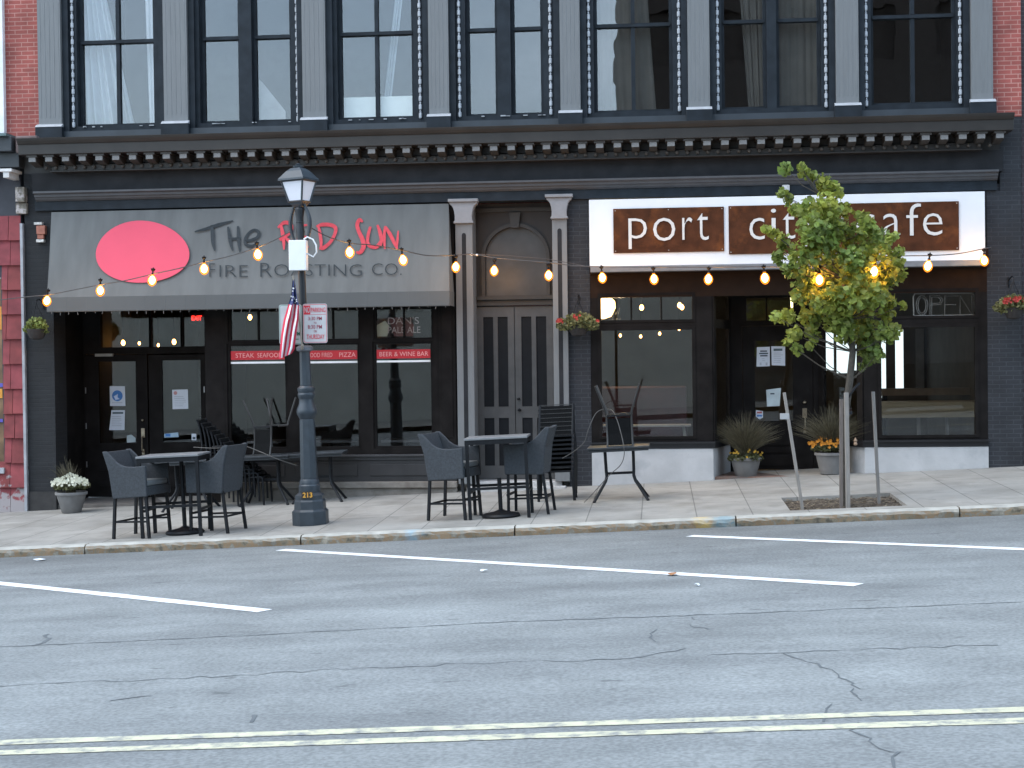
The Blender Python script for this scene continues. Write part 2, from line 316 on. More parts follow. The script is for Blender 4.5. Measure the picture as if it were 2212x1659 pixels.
x = n.nodes.new('ShaderNodeMix'); x.data_type = 'RGBA'; x.blend_type = 'MULTIPLY'; x.inputs[0].default_value = 1; n.links.new(src, x.inputs[6]); n.links.new(br.outputs[0], x.inputs[7]); n.links.new(x.outputs[2], b.inputs['Base Color'])
def spots(mat, scale, lo, hi, dark_, stretch=(1, 1, 1), seed=0.):
    n = mat.node_tree; b = n.nodes['Principled BSDF']; src = b.inputs['Base Color'].links[0].from_socket
    mp = n.nodes.new('ShaderNodeMapping'); mp.inputs['Scale'].default_value = stretch; mp.inputs['Location'].default_value = (seed, seed, 0); n.links.new(n.nodes['Texture Coordinate'].outputs['Object'], mp.inputs[0])
    z = n.nodes.new('ShaderNodeTexNoise'); z.inputs['Scale'].default_value = scale; z.inputs['Detail'].default_value = 2; n.links.new(mp.outputs[0], z.inputs['Vector'])
    r = n.nodes.new('ShaderNodeMapRange'); r.inputs[1].default_value = lo; r.inputs[2].default_value = hi; r.inputs[3].default_value = 1; r.inputs[4].default_value = dark_; n.links.new(z.outputs[0], r.inputs[0])
    x = n.nodes.new('ShaderNodeMix'); x.data_type = 'RGBA'; x.blend_type = 'MULTIPLY'; x.inputs[0].default_value = 1; n.links.new(src, x.inputs[6]); n.links.new(r.outputs[0], x.inputs[7]); n.links.new(x.outputs[2], b.inputs['Base Color'])
spots(asph, 1.1, .66, .74, .84, (.45, 1.2, 1), 3.); spots(asph, 5., .7, .75, .6, (.5, 1.4, 1), 9.); spots(asph, .5, .45, .62, .88, (.25, 1, 1), 5.)
spots(sw, 14., .72, .75, .6, seed=2.); spots(sw, 2.6, .62, .75, .8, (1, .6, 1), 4.)
PX0, PX1, PY0, PY1 = 1.66, 3.12, -4.35, -2.85     # tree pit
pv = MB()
for xs, ys in (([-60, PX0], [YC+.16, 2.2]), ([PX1, 60], [YC+.16, 2.2]), ([PX0, PX1], [YC+.16, PY0]), ([PX0, PX1], [PY1, 2.2])): sheet(pv, xs, ys, gs)
for a, c in (((PX0, PY0), (PX1, PY0)), ((PX1, PY0), (PX1, PY1)), ((PX1, PY1), (PX0, PY1)), ((PX0, PY1), (PX0, PY0))):
    pv.face([(a[0], a[1], gs(*a)), (c[0], c[1], gs(*c)), (c[0], c[1], gs(*c)-.1), (a[0], a[1], gs(*a)-.1)])
pv.build('sidewalk', sw, kind='structure')
pit = MB(); N = 26
for i in range(N):
    for j in range(N):
        q = []
        for a, c in ((i, j), (i+1, j), (i+1, j+1), (i, j+1)):
            random.seed(a*97+c); x = PX0+(PX1-PX0)*a/N; y = PY0+(PY1-PY0)*c/N; q.append((x, y, gs(x, y)-.05+random.uniform(-.016, .016)))
        pit.face(q)
random.seed(11)
pit.build('tree_pit_soil', soil, kind='structure')
lt_ = MB()
for k in range(260):
    x = random.uniform(PX0+.03, PX1-.03); y = random.uniform(PY0+.03, PY1-.03); a = random.random()*6.3; l_ = random.uniform(.012, .04); z = gs(x, y)-.032+random.uniform(0, .012)
    lt_.face([(x-l_*cos(a), y-l_*sin(a), z), (x+l_*.4*sin(a), y-l_*.4*cos(a), z+.006), (x+l_*cos(a), y+l_*sin(a), z+.002), (x-l_*.4*sin(a), y+l_*.4*cos(a), z+.008)])
lt_.build('mulch_chips', M('mulch_chip', (.2, .16, .11), .9, .4, 9, rnd=.5), kind='stuff')['label'] = 'bark chips and dry bits scattered over the soil of the tree pit'
ow = MB(); sheet(ow, [-60, 60], [-35, -26.5], gr, .16); ow.build('opposite_sidewalk', sw, kind='structure')
# granite kerb stones
kerbm = M('granite_kerb', (.36, .345, .31), .85, .2, 5, .6, 50)
n = kerbm.node_tree; b = n.nodes['Principled BSDF']; src = b.inputs['Base Color'].links[0].from_socket; tcx = n.nodes['Texture Coordinate']
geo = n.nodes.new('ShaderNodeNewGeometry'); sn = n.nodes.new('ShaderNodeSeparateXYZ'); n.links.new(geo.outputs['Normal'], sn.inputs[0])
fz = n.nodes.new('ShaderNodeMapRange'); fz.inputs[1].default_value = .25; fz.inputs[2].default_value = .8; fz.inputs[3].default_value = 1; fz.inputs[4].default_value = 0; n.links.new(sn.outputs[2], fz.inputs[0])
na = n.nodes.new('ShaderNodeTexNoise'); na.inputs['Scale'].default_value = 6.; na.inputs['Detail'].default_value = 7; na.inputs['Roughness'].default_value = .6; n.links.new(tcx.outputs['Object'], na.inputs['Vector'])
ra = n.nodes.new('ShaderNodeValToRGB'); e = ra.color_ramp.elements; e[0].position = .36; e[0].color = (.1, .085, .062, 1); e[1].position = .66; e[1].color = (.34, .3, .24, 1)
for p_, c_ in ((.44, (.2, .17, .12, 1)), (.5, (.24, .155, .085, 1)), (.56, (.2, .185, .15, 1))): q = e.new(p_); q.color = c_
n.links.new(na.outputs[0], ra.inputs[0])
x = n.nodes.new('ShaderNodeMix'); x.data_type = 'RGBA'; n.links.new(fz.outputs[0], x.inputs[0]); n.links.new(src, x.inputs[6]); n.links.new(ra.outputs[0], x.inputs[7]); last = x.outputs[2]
so2 = n.nodes.new('ShaderNodeSeparateXYZ'); n.links.new(tcx.outputs['Object'], so2.inputs[0])
for mx_, w_, c_ in ((at(890, 1145, YC)[0], .11, (.2, .38, .5, 1)), (at(1518, 1122, YC)[0], .1, (.62, .42, .1, 1)), (at(1564, 1122, YC)[0], .13, (.11, .25, .32, 1))):
    s1 = n.nodes.new('ShaderNodeMath'); s1.operation = 'SUBTRACT'; s1.inputs[1].default_value = mx_; n.links.new(so2.outputs[0], s1.inputs[0])
    s2 = n.nodes.new('ShaderNodeMath'); s2.operation = 'ABSOLUTE'; n.links.new(s1.outputs[0], s2.inputs[0])
    s3 = n.nodes.new('ShaderNodeMath'); s3.operation = 'MULTIPLY_ADD'; s3.inputs[1].default_value = .5; n.links.new(na.outputs[0], s3.inputs[0]); n.links.new(s2.outputs[0], s3.inputs[2])
    s4 = n.nodes.new('ShaderNodeMapRange'); s4.inputs[1].default_value = w_+.16; s4.inputs[2].default_value = w_+.27; s4.inputs[3].default_value = .5; s4.inputs[4].default_value = 0; n.links.new(s3.outputs[0], s4.inputs[0])
    x = n.nodes.new('ShaderNodeMix'); x.data_type = 'RGBA'; n.links.new(s4.outputs[0], x.inputs[0]); n.links.new(last, x.inputs[6]); x.inputs[7].default_value = c_; last = x.outputs[2]
n.links.new(last, b.inputs['Base Color'])
kb = MB(); joints = [at(p, 1150, YC)[0] for p in (183, 650, 1112, 1590, 2073)]
joints = [joints[0]-2.6*k for k in range(18, 0, -1)]+joints+[joints[-1]+2.6*k for k in range(1, 18)]
for a, c in zip(joints[:-1], joints[1:]):
    a += .009; c -= .009; ns = max(6, int((c-a)/.09)); prev = None
    for i in range(ns+1):
        x = a+(c-a)*i/ns; j1, j2 = random.uniform(-.01, .01), random.uniform(-.014, .014); zt = gs(x, YC+.1)+.004; zb = gr(x, YC)-.05
        ring = [(x, YC+.17, zb), (x, YC+.17, zt), (x, YC+.03+j1*.4, zt), (x, YC-.005+j1*.5, zt-.022+j2*.4), (x, YC-.02+j1, zt-.06+j2), (x, YC-.012-j1, zb)]
        if prev:
            for k in range(5): kb.face([prev[k], prev[k+1], ring[k+1], ring[k]])
        else: kb.face(ring)
        prev = ring
    kb.face(prev[::-1])
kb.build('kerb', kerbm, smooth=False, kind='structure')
# painted lines
def strip(mb, pts, w, off, hf=gr, wj=0.):
    P = [Vector((p[0], p[1], 0)) for p in pts]; last = None
    for i, p in enumerate(P):
        t = (P[min(i+1, len(P)-1)]-P[max(i-1, 0)]).normalized(); nn = Vector((-t.y, t.x, 0)); ww = w*.5*(1+random.uniform(-wj, wj))
        a, c = p+nn*ww, p-nn*ww; q = ((a.x, a.y, hf(a.x, a.y)+off), (c.x, c.y, hf(c.x, c.y)+off))
        if last: mb.face([last[0], last[1], q[1], q[0]])
        last = q
def lerp(a, b, n): return [(a[0]+(b[0]-a[0])*i/n, a[1]+(b[1]-a[1])*i/n) for i in range(n+1)]
pk = MB()
A = rpt(606, 1188); B = rpt(1855, 1264); dvec = B-A
for a, c in ((A, B), (rpt(572, 1320)-dvec*.97, rpt(572, 1320)), (rpt(1490, 1158), rpt(1490, 1158)+dvec)):
    t = (c-a).normalized(); nn = Vector((-t.y, t.x, 0))*.085
    strip(pk, [(a.x+(c.x-a.x)*k/60, a.y+(c.y-a.y)*k/60) for k in range(61)], .17, .004, wj=.07)
pk.face([(x_, y_, gr(x_, y_)+.004) for x_, y_ in ((rpt(1490, 1158).x+5.9, -5.7), (rpt(1490, 1158).x+6.03, -5.7), (rpt(1490, 1158).x+6.03+5, -10.7), (rpt(1490, 1158).x+5.9+5, -10.7))])
def worn(name, col, lo, hi, under=(.195, .198, .2)):
    m = M(name, col, .7, .1, 10, .3, 100, col2=under, c2=(lo, hi)); 
    for nd in m.node_tree.nodes:
        if nd.type == 'TEX_NOISE' and abs(nd.inputs['Scale'].default_value-5.5) < .01: nd.inputs['Scale'].default_value = 9.; nd.inputs['Detail'].default_value = 9
    return m
pk.build('parking_line_marking', worn('worn_white', (.7, .71, .72), .6, .72), kind='structure')
yl = MB()
for py0, py1 in ((1605, 1526), (1627, 1552)):
    a, c = rpt(0, py0), rpt(2212, py1); sl = (c.y-a.y)/(c.x-a.x)
    strip(yl, [(a.x+(x_-a.x), a.y+sl*(x_-a.x)*.3) for x_ in [-30+i*.25 for i in range(241)]], .122, .004, wj=.14)
yl.build('double_centre_line_marking', worn('worn_yellow', (.5, .475, .34), .48, .66), kind='structure')
ck = MB()
def crack(pts, w, jit=.03, sub=8):
    P = [rpt(*p) for p in pts]; out = []
    for a, c in zip(P[:-1], P[1:]):
        k = max(2, int((c-a).length/.09)); out += [(a.x+(c.x-a.x)*i/k+random.uniform(-jit, jit), a.y+(c.y-a.y)*i/k+random.uniform(-jit, jit)*1.5) for i in range(k)]
    out.append((P[-1].x, P[-1].y)); strip(ck, out, w*.8, .003, wj=.6)
crack([(-300, 1408), (0, 1398), (350, 1382), (750, 1362), (1106, 1343), (1480, 1330), (1800, 1317), (2180, 1302), (2500, 1290)], .022, .015)
crack([(0, 1482), (350, 1467), (550, 1457), (775, 1444), (1106, 1430), (1230, 1427), (1356, 1422), (1481, 1401)], .016, .03)
crack([(1531, 1414), (1696, 1412), (1881, 1402), (2156, 1394)], .014, .03)
def cz(l): return [(1106+a*.5, 1042+c*.5) for a, c in l]
crack(cz([(1190, 745), (1280, 780), (1350, 800), (1400, 830), (1480, 865), (1490, 890), (1470, 905), (1475, 930), (1510, 945)]), .016)
crack(cz([(1385, 955), (1355, 990), (1345, 1035)]), .016); crack(cz([(1495, 1045), (1455, 1065), (1540, 1105), (1600, 1145), (1660, 1170), (1670, 1230), (1700, 1300)]), .018)
crack(cz([(770, 580), (790, 595)]), .02); crack(cz([(765, 610), (800, 630), (850, 635)]), .02); crack(cz([(615, 640), (610, 660), (620, 690)]), .022)
crack([(75, 1395), (95, 1385), (105, 1370)], .03); crack([(250, 1512), (330, 1503)], .02); crack([(535, 1560), (550, 1545)], .03)
ck.build('road_cracks', M('crack_dark', (.105, .115, .12), .95), kind='structure')
# ================================================================== the main building
BX0, BX1 = at(57, 700)[0], at(2209, 700)[0]
bld = thing('commercial_building', (-2.3, 0, gs(-2.3, 0)), 'dark painted two-storey brick block with two shopfronts under one long dentil cornice', 'building')
def zc(y, Y=0., x=100): return at(x, y, Y)[1]
zBeamB = at(1106, 438, -.05)[1]
# side walls, roof
z_top = 10.4
w = MB(); UX0, UX1 = at(7, 150)[0], at(2206, 150)[0]; PL, PR = at(80, 150)[0], at(2146, 150)[0]
zcorn = zc(297, -.1)
w.holed(UX0, UX1, zcorn-.05, z_top, [(PL+.05, PR-.05, zcorn-.2, 9.3)], 0, .35)
w.box(UX0, UX0+.3, .351, 12, zcorn, z_top); w.box(UX1-.3, UX1, .351, 12, zcorn, z_top); w.box(UX0, UX1, 12.001, 12.3, 3.2, z_top)
w.build('upper_brick_wall', redbr, bld)
r = MB(); r.box(UX0+.01, UX1-.01, .1, 12.2, z_top-.3, z_top-.22); r.build('roof', M('roof_felt', (.06, .06, .06), .9), bld)
# bleached mortar streak beside the left pilaster
# cornice
co = MB()
CX0, CX1 = at(35, 300, -.6)[0], at(2192, 250, -.6)[0]
p = [(.0, zc(297, -.62)), (-.62, zc(297, -.62)), (-.60, zc(303, -.6)), (-.56, zc(310, -.58)), (-.54, zc(311, -.55)), (-.53, zc(333, -.53)), (-.5, zc(334, -.5)), (0, zc(334, -.5))]
co.xprism(p[::-1], CX0, CX1)
zs_ = zc(334, -.5); bk = .0
co.box(CX0+.45, CX1-.45, -.16, 0, zc(356, -.16), zs_-.002); co.box(CX0+.42, CX1-.42, -.22, 0, zc(370, -.2), zc(357, -.2)-.002)
co.box(CX0+.40, CX1-.40, -.26, 0, zc(372.5, -.24), zc(370, -.2)-.002)
co.box(BX0+.002, UX1-.31, .004, .3, zc(374, -.1), zcorn-.06)
corn = co.build('cornice', M('cornice_paint', (.03, .026, .023), .5, .2, 3), bld, bevel=.006)
mw = M('modillion_paint', (.19, .185, .18), .6, .15, 30); md_ = M('modillion_side', (.05, .045, .04), .6)
N_ = 56; mxs0, mxs1 = at(68, 345, -.5)[0], at(2161, 298, -.5)[0]
q = MB(); q.box(-.055, .055, -.02, .0, -.105, -.035); q.mi = 1; q.xprism([(0, -.11), (0, -.003), (.3, -.003), (.3, -.16), (.14, -.14)], -.06, .06); q.box(-.085, .085, -.035, .3, -.033, -.0025)
for i in range(N_):
    x = mxs0+(mxs1-mxs0)*i/(N_-1)
    if i == 0: m0 = q.build('modillion', [mw, md_], corn, world=False)
    else: m0 = copy_tree(m0, corn)
    m0.location = (x-WL[bld.name].x, -.46-WL[bld.name].y, zs_-WL[bld.name].z)
q = MB(); q.lathe([(.004, -.03), (.022, -.022), (.03, 0), (.022, .022), (.004, .03)], n=8)
N_ = 95; a0, a1 = at(100, 361, -.24)[0], at(2138, 318, -.24)[0]; zz_ = zc(363, -.24)
for i in range(N_):
    if i == 0: m0 = q.build('bead', M('bead_paint', (.06, .054, .048), .6), corn, world=False, smooth=True)
    else: m0 = copy_tree(m0, corn)
    m0.location = (a0+(a1-a0)*i/(N_-1)-WL[bld.name].x, -.245, zz_-WL[bld.name].z)
# frieze + moulding + beam
fr = MB(); zm0, zm1 = zc(433, -.2), zc(413, -.2); zb0 = zc(455, -.05)
fr.box(at(72, 390)[0], at(2165, 350)[0], -.06, .3, zm1-.01, zc(373, -.1)); fr.build('frieze', charc, bld)
bm = MB(); bm.box(at(78, 440)[0], at(2152, 390)[0], -.055, .3, zb0, zm0+.01); bm.build('beam', dark, bld)
mo = MB(); a0, a1 = at(71, 415, -.2)[0], at(2158, 373, -.2)[0]
mo.xprism([(0, zm1), (-.2, zm1), (-.2, zm1-.03), (-.155, zm1-.05), (-.15, zm1-.085), (-.12, zm1-.09), (-.11, zm1-.12), (-.075, zm0), (0, zm0)][::-1], a0, a1)
mo.build('beam_moulding', M('moulding_grey', (.075, .075, .08), .55, .12, 6), bld)
# ground-floor piers in painted brick
def brick_pier(px0, px1, mat, y0=0., top=None, x1=None):
    m = MB(); X0, X1 = at(px0, 700)[0], at(px1, 700)[0] if x1 is None else x1
    m.box(X0, X1, y0, .5, -1., (zb0 if top is None else top)-.002); return m.build('brick_pier', mat, bld)
brick_pier(57, 116, dkbr2, top=zc(373, -.1)); brick_pier(1227, 1276, dkbr, y0=.0); 
m = MB(); X0 = at(2133, 700)[0]; m.box(X0, BX1-.003, .0, .5, -1, zb0-.002); m.box(at(2160, 400)[0], BX1-.003, .001, .5, zb0, zcorn-.06); m.box(at(2133, 700)[0]+.0, at(2160, 400)[0]-.003, .02, .5, zb0-.001, zb0+.1); m.build('brick_pier', dkbr, bld)
m = MB(); m.box(at(57, 700)[0], at(116, 700)[0], -.02, 0, -.9, at(80, 1062)[1]); m.build('pier_foot', M('pier_foot_paint', (.028, .026, .025), .7, .3, 8, .4, 30), bld)
# floor/ceiling and interiors
def room_box(name, x0, x1, y0, y1, z0, z1, mat, holes=()):
    m = MB()
    m.face([(x0, y0, z0), (x1, y0, z0), (x1, y1, z0), (x0, y1, z0)]); m.face([(x0, y0, z1), (x0, y1, z1), (x1, y1, z1), (x1, y0, z1)])
    m.face([(x0, y0, z0), (x0, y1, z0), (x0, y1, z1), (x0, y0, z1)]); m.face([(x1, y0, z0), (x1, y0, z1), (x1, y1, z1), (x1, y1, z0)])
    m.holed(x0, x1, z0, z1, list(holes), y1, y1+.1); return m.build(name, mat, bld)
LX0, LX1 = at(116, 800)[0], at(985, 800)[0]
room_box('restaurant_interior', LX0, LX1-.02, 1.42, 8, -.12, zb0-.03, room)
mm = MB(); mm.box(at(485, 800)[0], LX1-.02, .16, 1.4, -.14, -.122); mm.build('restaurant_floor', room, bld)
# ---------------------------------------------------------------- left shopfront
def px_box(px0, px1, py0, py1, Y): pc = (py0+py1)/2; xc = (px0+px1)/2; return at(px0, pc, Y)[0], at(px1, pc, Y)[0], at(xc, py1, Y)[1], at(xc, py0, Y)[1]
def pane(parent, box, Y, mat=None, name='pane'):
    m = MB(); m.box(box[0]-.01, box[1]+.01, Y, Y+.008, box[2]-.01, box[3]+.01); return m.build(name, mat or glass, parent)
ins = lambda b_, d: (b_[0]-d, b_[1]+d, b_[2]-d, b_[3]+d)
DR = 1.32   # depth of the restaurant entry
zsill = at(800, 972)[1]
# recess walls
m = MB(); xa = at(116, 800)[0]
m.face([(xa, .5, -1), (xa, DR, -1), (xa, DR, zb0), (xa, .5, zb0)]); m.box(xa-.1, xa-.004, .5, DR+.1, -1, zb0)
xj = at(485, 800)[0]; m.box(at(443, 800)[0], xj, .0, .12, gs(-7, 0)-.05, zb0); m.box(xj-.06, xj-.001, .121, DR, -.3, zb0)
m.box(xa, xj-.07, 0, DR, zb0-.05, zb0-.02)
m.build('entry_recess_wall', dark2, bld)
# brown painted end of the recess ceiling, step
m = MB(); m.box(xa, xj, .05, DR+.2, -1, gs(-8.3, 0)+.02); m.build('entry_step', M('entry_stone', (.13, .12, .11), .8, .2, 5), bld)
# door wall with two leaves
tr = [px_box(217, 322, 661, 750, DR), px_box(327, 390, 659, 749, DR), px_box(395, 442, 658, 748, DR)]
lf = [px_box(184, 320.5, 765, 1073, DR), px_box(322, 445, 765, 1073, DR)]
xL, xR = at(116, 900, DR)[0]-.1, at(470, 900, DR)[0]
m = MB(); m.holed(xL, xR, gs(-8.5, 0), zb0, tr+[(lf[0][0], lf[1][1], lf[0][2]-.2, lf[0][3])], DR, DR+.1); 
ew = m.build('entry_wall', dark2, bld)
tw = MB(); tw.box(tr[0][0]-.03, tr[2][1]+.03, DR-.02, DR-.001, tr[0][2]-.06, tr[0][2]-.03); 
for t_ in tr: tw.holed(t_[0]-.03, t_[1]+.03, t_[2]-.028, t_[3]+.03, [t_], DR-.018, DR-.0005)
two = tw.build('transom_window', dark2, bld)
for t_ in tr: pane(two, t_, DR+.03)
gl = [px_box(214, 294, 781, 957, DR), px_box(351, 434, 778, 955, DR)]
for k in range(2):
    m = MB(); L_ = lf[k]; m.holed(L_[0]+.006, L_[1]-.006, L_[2], L_[3]-.01, [gl[k]], DR+.0, DR+.05)
    d = m.build('door', dark2, bld, bevel=.004)
    m = MB()
    for z in (.16, .42): m.box(gl[k][0], gl[k][1], DR-.016, DR-.0005, L_[2]+z, L_[2]+z+.03)
    m.box(gl[k][0], gl[k][1], DR-.01, DR-.0006, L_[2]+.2, L_[2]+.41); m.build('door_panel', dark2, d)
    pane(d, gl[k], DR+.02)
    m = MB(); xs = L_[1]-.09 if k == 0 else L_[0]+.09
    if k == 0:
        m.box(xs-.03, xs+.03, DR-.02, DR-.001, at(310, 945, DR)[1], at(310, 925, DR)[1]); m.lathe([(.005, 0), (.02, .01), (.02, .03), (.005, .04)], (xs, DR-.03, at(310, 910, DR)[1]), 10)
        m.tube([(xs, DR-.02, at(310, 942, DR)[1]), (xs, DR-.08, at(310, 946, DR)[1]), (xs, DR-.08, at(310, 972, DR)[1]), (xs, DR-.01, at(310, 978, DR)[1])], .011)
        m.box(xs-.02, xs+.02, DR-.02, DR-.001, at(310, 982, DR)[1], at(310, 970, DR)[1])
        m.build('handle', M('brass_worn', (.36, .3, .22), .35, .2, 20, metal=.8), d)
    m = MB(); hx = L_[0]+.02 if k == 0 else L_[1]-.02
    for zh in (.5, 1.15, 1.75): m.box(hx-.008, hx+.008, DR-.012, DR-.001, L_[2]+zh, L_[2]+zh+.1)
    m.build('hinge', M('steel_worn', (.3, .3, .3), .4, metal=.6), d)
m = MB(); m.pbox(205, 243, 764, 770, DR-.05, DR-.002); m.build('door_closer', M('closer_grey', (.3, .29, .26), .5), bld)
# three-bay shop window
SW = .12
bays = [(497, 616), (663, 773), (812, 931)]
tb = [px_box(a, c, 675, 734-.012*(a-497), 0) for a, c in bays]; gb = [px_box(a, c, 758, 966+.006*(a-497), 0) for a, c in bays]
z0w = at(700, 982)[1]; ty0 = min(b_[2] for b_ in tb); 
m = MB(); m.holed(xj+.002, LX1, z0w, zb0-.002, [(b_[0]-.04, b_[1]+.04, tb[0][2]-.03, zb0-.25) for b_ in tb]+[(b_[0]-.045, b_[1]+.045, gb[0][2]-.035, gb[0][3]+.12) for b_ in gb], .0, .12)
m.build('shopfront_frame', dark2, bld)
m = MB(); xs_ = at(931, 700)[0]+.12
m.box(xs_, LX1, -.02, -.001, z0w+.15, zb0-.4); m.box(xs_+.05, LX1-.05, -.03, -.021, z0w+.25, zb0-.6); m.build('side_panel', dark2, bld, bevel=.004)
for i in range(3):
    b1, b2 = tb[i], gb[i]; zt0, zt1, zg0, zg1 = tb[0][2], zb0-.3, gb[0][2], gb[0][3]+.08
    m = MB(); m.holed(b1[0]-.039, b1[1]+.039, zt0-.029, zt1+.049, [(b1[0], b1[1], zt0, zt1)], .03, .1); mu = (b1[0]+b1[1])/2
    m.box(mu-.014, mu+.014, .035, .09, zt0, zt1)
    f = m.build('transom_window', dark2, bld, bevel=.004); pane(f, (b1[0], b1[1], zt0, zt1), .07)
    m = MB(); m.holed(b2[0]-.044, b2[1]+.044, zg0-.034, zg1+.039, [(b2[0], b2[1], zg0, zg1)], .03, .1)
    f = m.build('display_window', dark2, bld, bevel=.005); pane(f, (b2[0], b2[1], zg0, zg1), .07)
m = MB(); m.box(xj+.0, LX1+.0, -.09, .12, z0w-.035, z0w-.001); m.box(xj+.0, LX1, -.05, .12, z0w-.09, z0w-.036); m.build('window_ledge', M('ledge_paint', (.04, .04, .042), .35), bld, bevel=.006)
zst = at(735, 1040)[1]
m = MB(); m.box(xj+.0, LX1, -.03, .12, zst, z0w-.091)
for a, c in ((497, 616), (640, 773), (800, 931)): m.box(at(a, 1000)[0], at(c, 1000)[0], -.045, -.031, zst+.09, z0w-.16)
m.build('stall_riser', M('riser_paint', (.024, .023, .024), .5, .2, 4), bld, bevel=.004)
m = MB(); m.box(at(480, 1050)[0], LX1+.003, -.09, .3, -1, zst-.1); m.box(at(478, 1050)[0], LX1+.006, -.14, .3, zst-.099, zst-.001)
m.build('stone_base', M('limestone', (.22, .2, .175), .85, .15, 4, .4, 40, col2=(.15, .13, .11)), bld, bevel=.012)
# ---------------------------------------------------------------- middle entry between two pilasters
ED = .42
def column(px0, px1, cpx0, cpx1, cy0, cy1, by):
    x0, x1 = at(px0, 700, -.08)[0], at(px1, 700, -.08)[0]; zc1 = at((cpx0+cpx1)/2, cy0, -.16)[1]; zc0 = at((cpx0+cpx1)/2, cy1, -.08)[1]; zb = at((px0+px1)/2, by, -.08)[1]
    m = MB(); m.box(x0, x1, -.08, .0, zb, zc0-.02); m.box(x0+.002, x1-.002, 0.001, ED-.01, zb, zb0-.004); col = m.build('column', grayp, bld, bevel=.006)
    xm, wd = (x0+x1)/2, (x1-x0); m = MB(); m.prism([(xm-.033, zb+.3), (xm+.033, zb+.3), (xm+.033, zc0-.2)]+[(xm+.033*cos(t), zc0-.2+.033*sin(t)) for t in (pi/4, pi/2, 3*pi/4)]+[(xm-.033, zc0-.2)], -.084, -.079); m.build('flute', charc, col)
    m = MB(); h = zc1-zc0
    prof = [(x0-.02, zc0-.02), (x0-.02, zc0+.01), (x0-.002, zc0+.02)]
    for t, dx in ((.3, .0), (.55, .01), (.75, .03), (.87, .06)): prof.append((x0-dx, zc0+h*t))
    prof += [(x0-.075, zc0+h*.88), (x0-.085, zc1)]
    full = prof+[(2*xm-a, c) for a, c in prof[::-1]]
    m.prism(full, -.13, .05); m.box(x0-.1, x1+.1, -.17, .05, zc1+.001, zc1+.05); m.build('capital', M('capital_grey', (.24, .24, .25), .6, .08, 8, .2, 40), col, bevel=.008)
column(986, 1023, 975, 1020, 436, 480, 1046); column(1195, 1227, 1181, 1232, 426, 470, 1040)
ex0, ex1 = at(1022, 700)[0], at(1196, 700)[0]+.05
m = MB(); m.box(ex0-.02, ex1+.05, 0, ED+.1, -1, at(1110, 1040)[1]); m.box(ex0-.1, ex1+.12, -.28, -.001, -1, at(1110, 1049)[1]); m.build('door_step', M('white_step', (.42, .41, .4), .8, .15, 5, .3, 40), bld, bevel=.01)
zd1 = at(1110, 661, ED)[1]; zd0 = at(1110, 1040)[1]; zt_ = at(1110, 638, ED)[1]
m = MB()  # transom cornice
for a, c, dd in ((zd1+.01, zd1+.06, .05), (zd1+.061, zd1+.1, .02), (zd1+.101, zd1+.15, .09), (zd1+.151, zt_, .05)): m.box(ex0, ex1, ED-dd, ED+.1, a, c)
m.build('door_cornice', M('arch_brown', (.03, .026, .022), .5, .2, 6), bld)
# arch: round-headed dark light in a framed panel
m = MB(); ax0, ax1 = at(1048, 550, ED)[0], at(1180, 550, ED)[0]; axc = (ax0+ax1)/2; ar = (ax1-ax0)/2; zap = at(1110, 490, ED)[1]; zsp = zap-ar; ztop = zb0
zl, zr = zt_+.001, ztop
def arch(m, r0, r1, y0, y1, n=24):
    for i in range(n):
        a, c = pi*i/n, pi*(i+1)/n
        m.prism([(axc+r0*cos(a), zsp+r0*sin(a)), (axc+r1*cos(a), zsp+r1*sin(a)), (axc+r1*cos(c), zsp+r1*sin(c)), (axc+r0*cos(c), zsp+r0*sin(c))], y0, y1)
pts = [(axc+ar*cos(pi*i/24), zsp+ar*sin(pi*i/24)) for i in range(25)]
for i in range(24):
    a, c = pts[i], pts[i+1]; m.face([(a[0], ED, a[1]), (a[0], ED, ztop), (c[0], ED, ztop), (c[0], ED, c[1])]); m.face([(a[0], ED, a[1]), (c[0], ED, c[1]), (c[0], ED+.1, c[1]), (a[0], ED+.1, a[1])])
m.box(ex0, ax0, ED, ED+.1, zl, ztop); m.box(ax1, ex1, ED, ED+.1, zl, ztop)
aw = m.build('arched_panel', M('arch_panel_brown', (.02, .015, .012), .55, .2, 6), bld)
m = MB(); arch(m, ar-.0, ar+.055, ED-.05, ED-.001); 
for s in (-1, 1): x_ = axc+s*(ar+.0275); m.box(x_-.0275, x_+.0275, ED-.05, ED-.001, zl, zsp)
m.prism([(axc-.06, zap-.02), (axc+.06, zap-.02), (axc+.09, zap+.22), (axc-.09, zap+.22)], ED-.09, ED-.051); m.box(ex0, ex1, ED-.04, ED-.002, zap+.24, zap+.3)
m.build('arch_moulding', M('arch_brown', (.03, .026, .022)), aw)
m = MB(); m.box(ax0-.02, ax1+.02, ED+.06, ED+.07, zl, zap+.02); m.build('fanlight', M('dull_board', (.05, .047, .045), .35, .3, 3), aw)
xd0, xd1, xdm = at(1032, 850, ED)[0], at(1193, 850, ED)[0]+.02, at(1113, 850, ED)[0]
m = MB(); m.box(ex0-.05, xd0-.003, ED-.03, ED+.1, zd0, zd1); m.box(xd1+.003, ex1+.05, ED-.03, ED+.1, zd0, zd1); m.box(xd0-.01, xd1+.01, ED+.05, ED+.1, zd0, zd1); m.build('door_frame', grayd, bld)
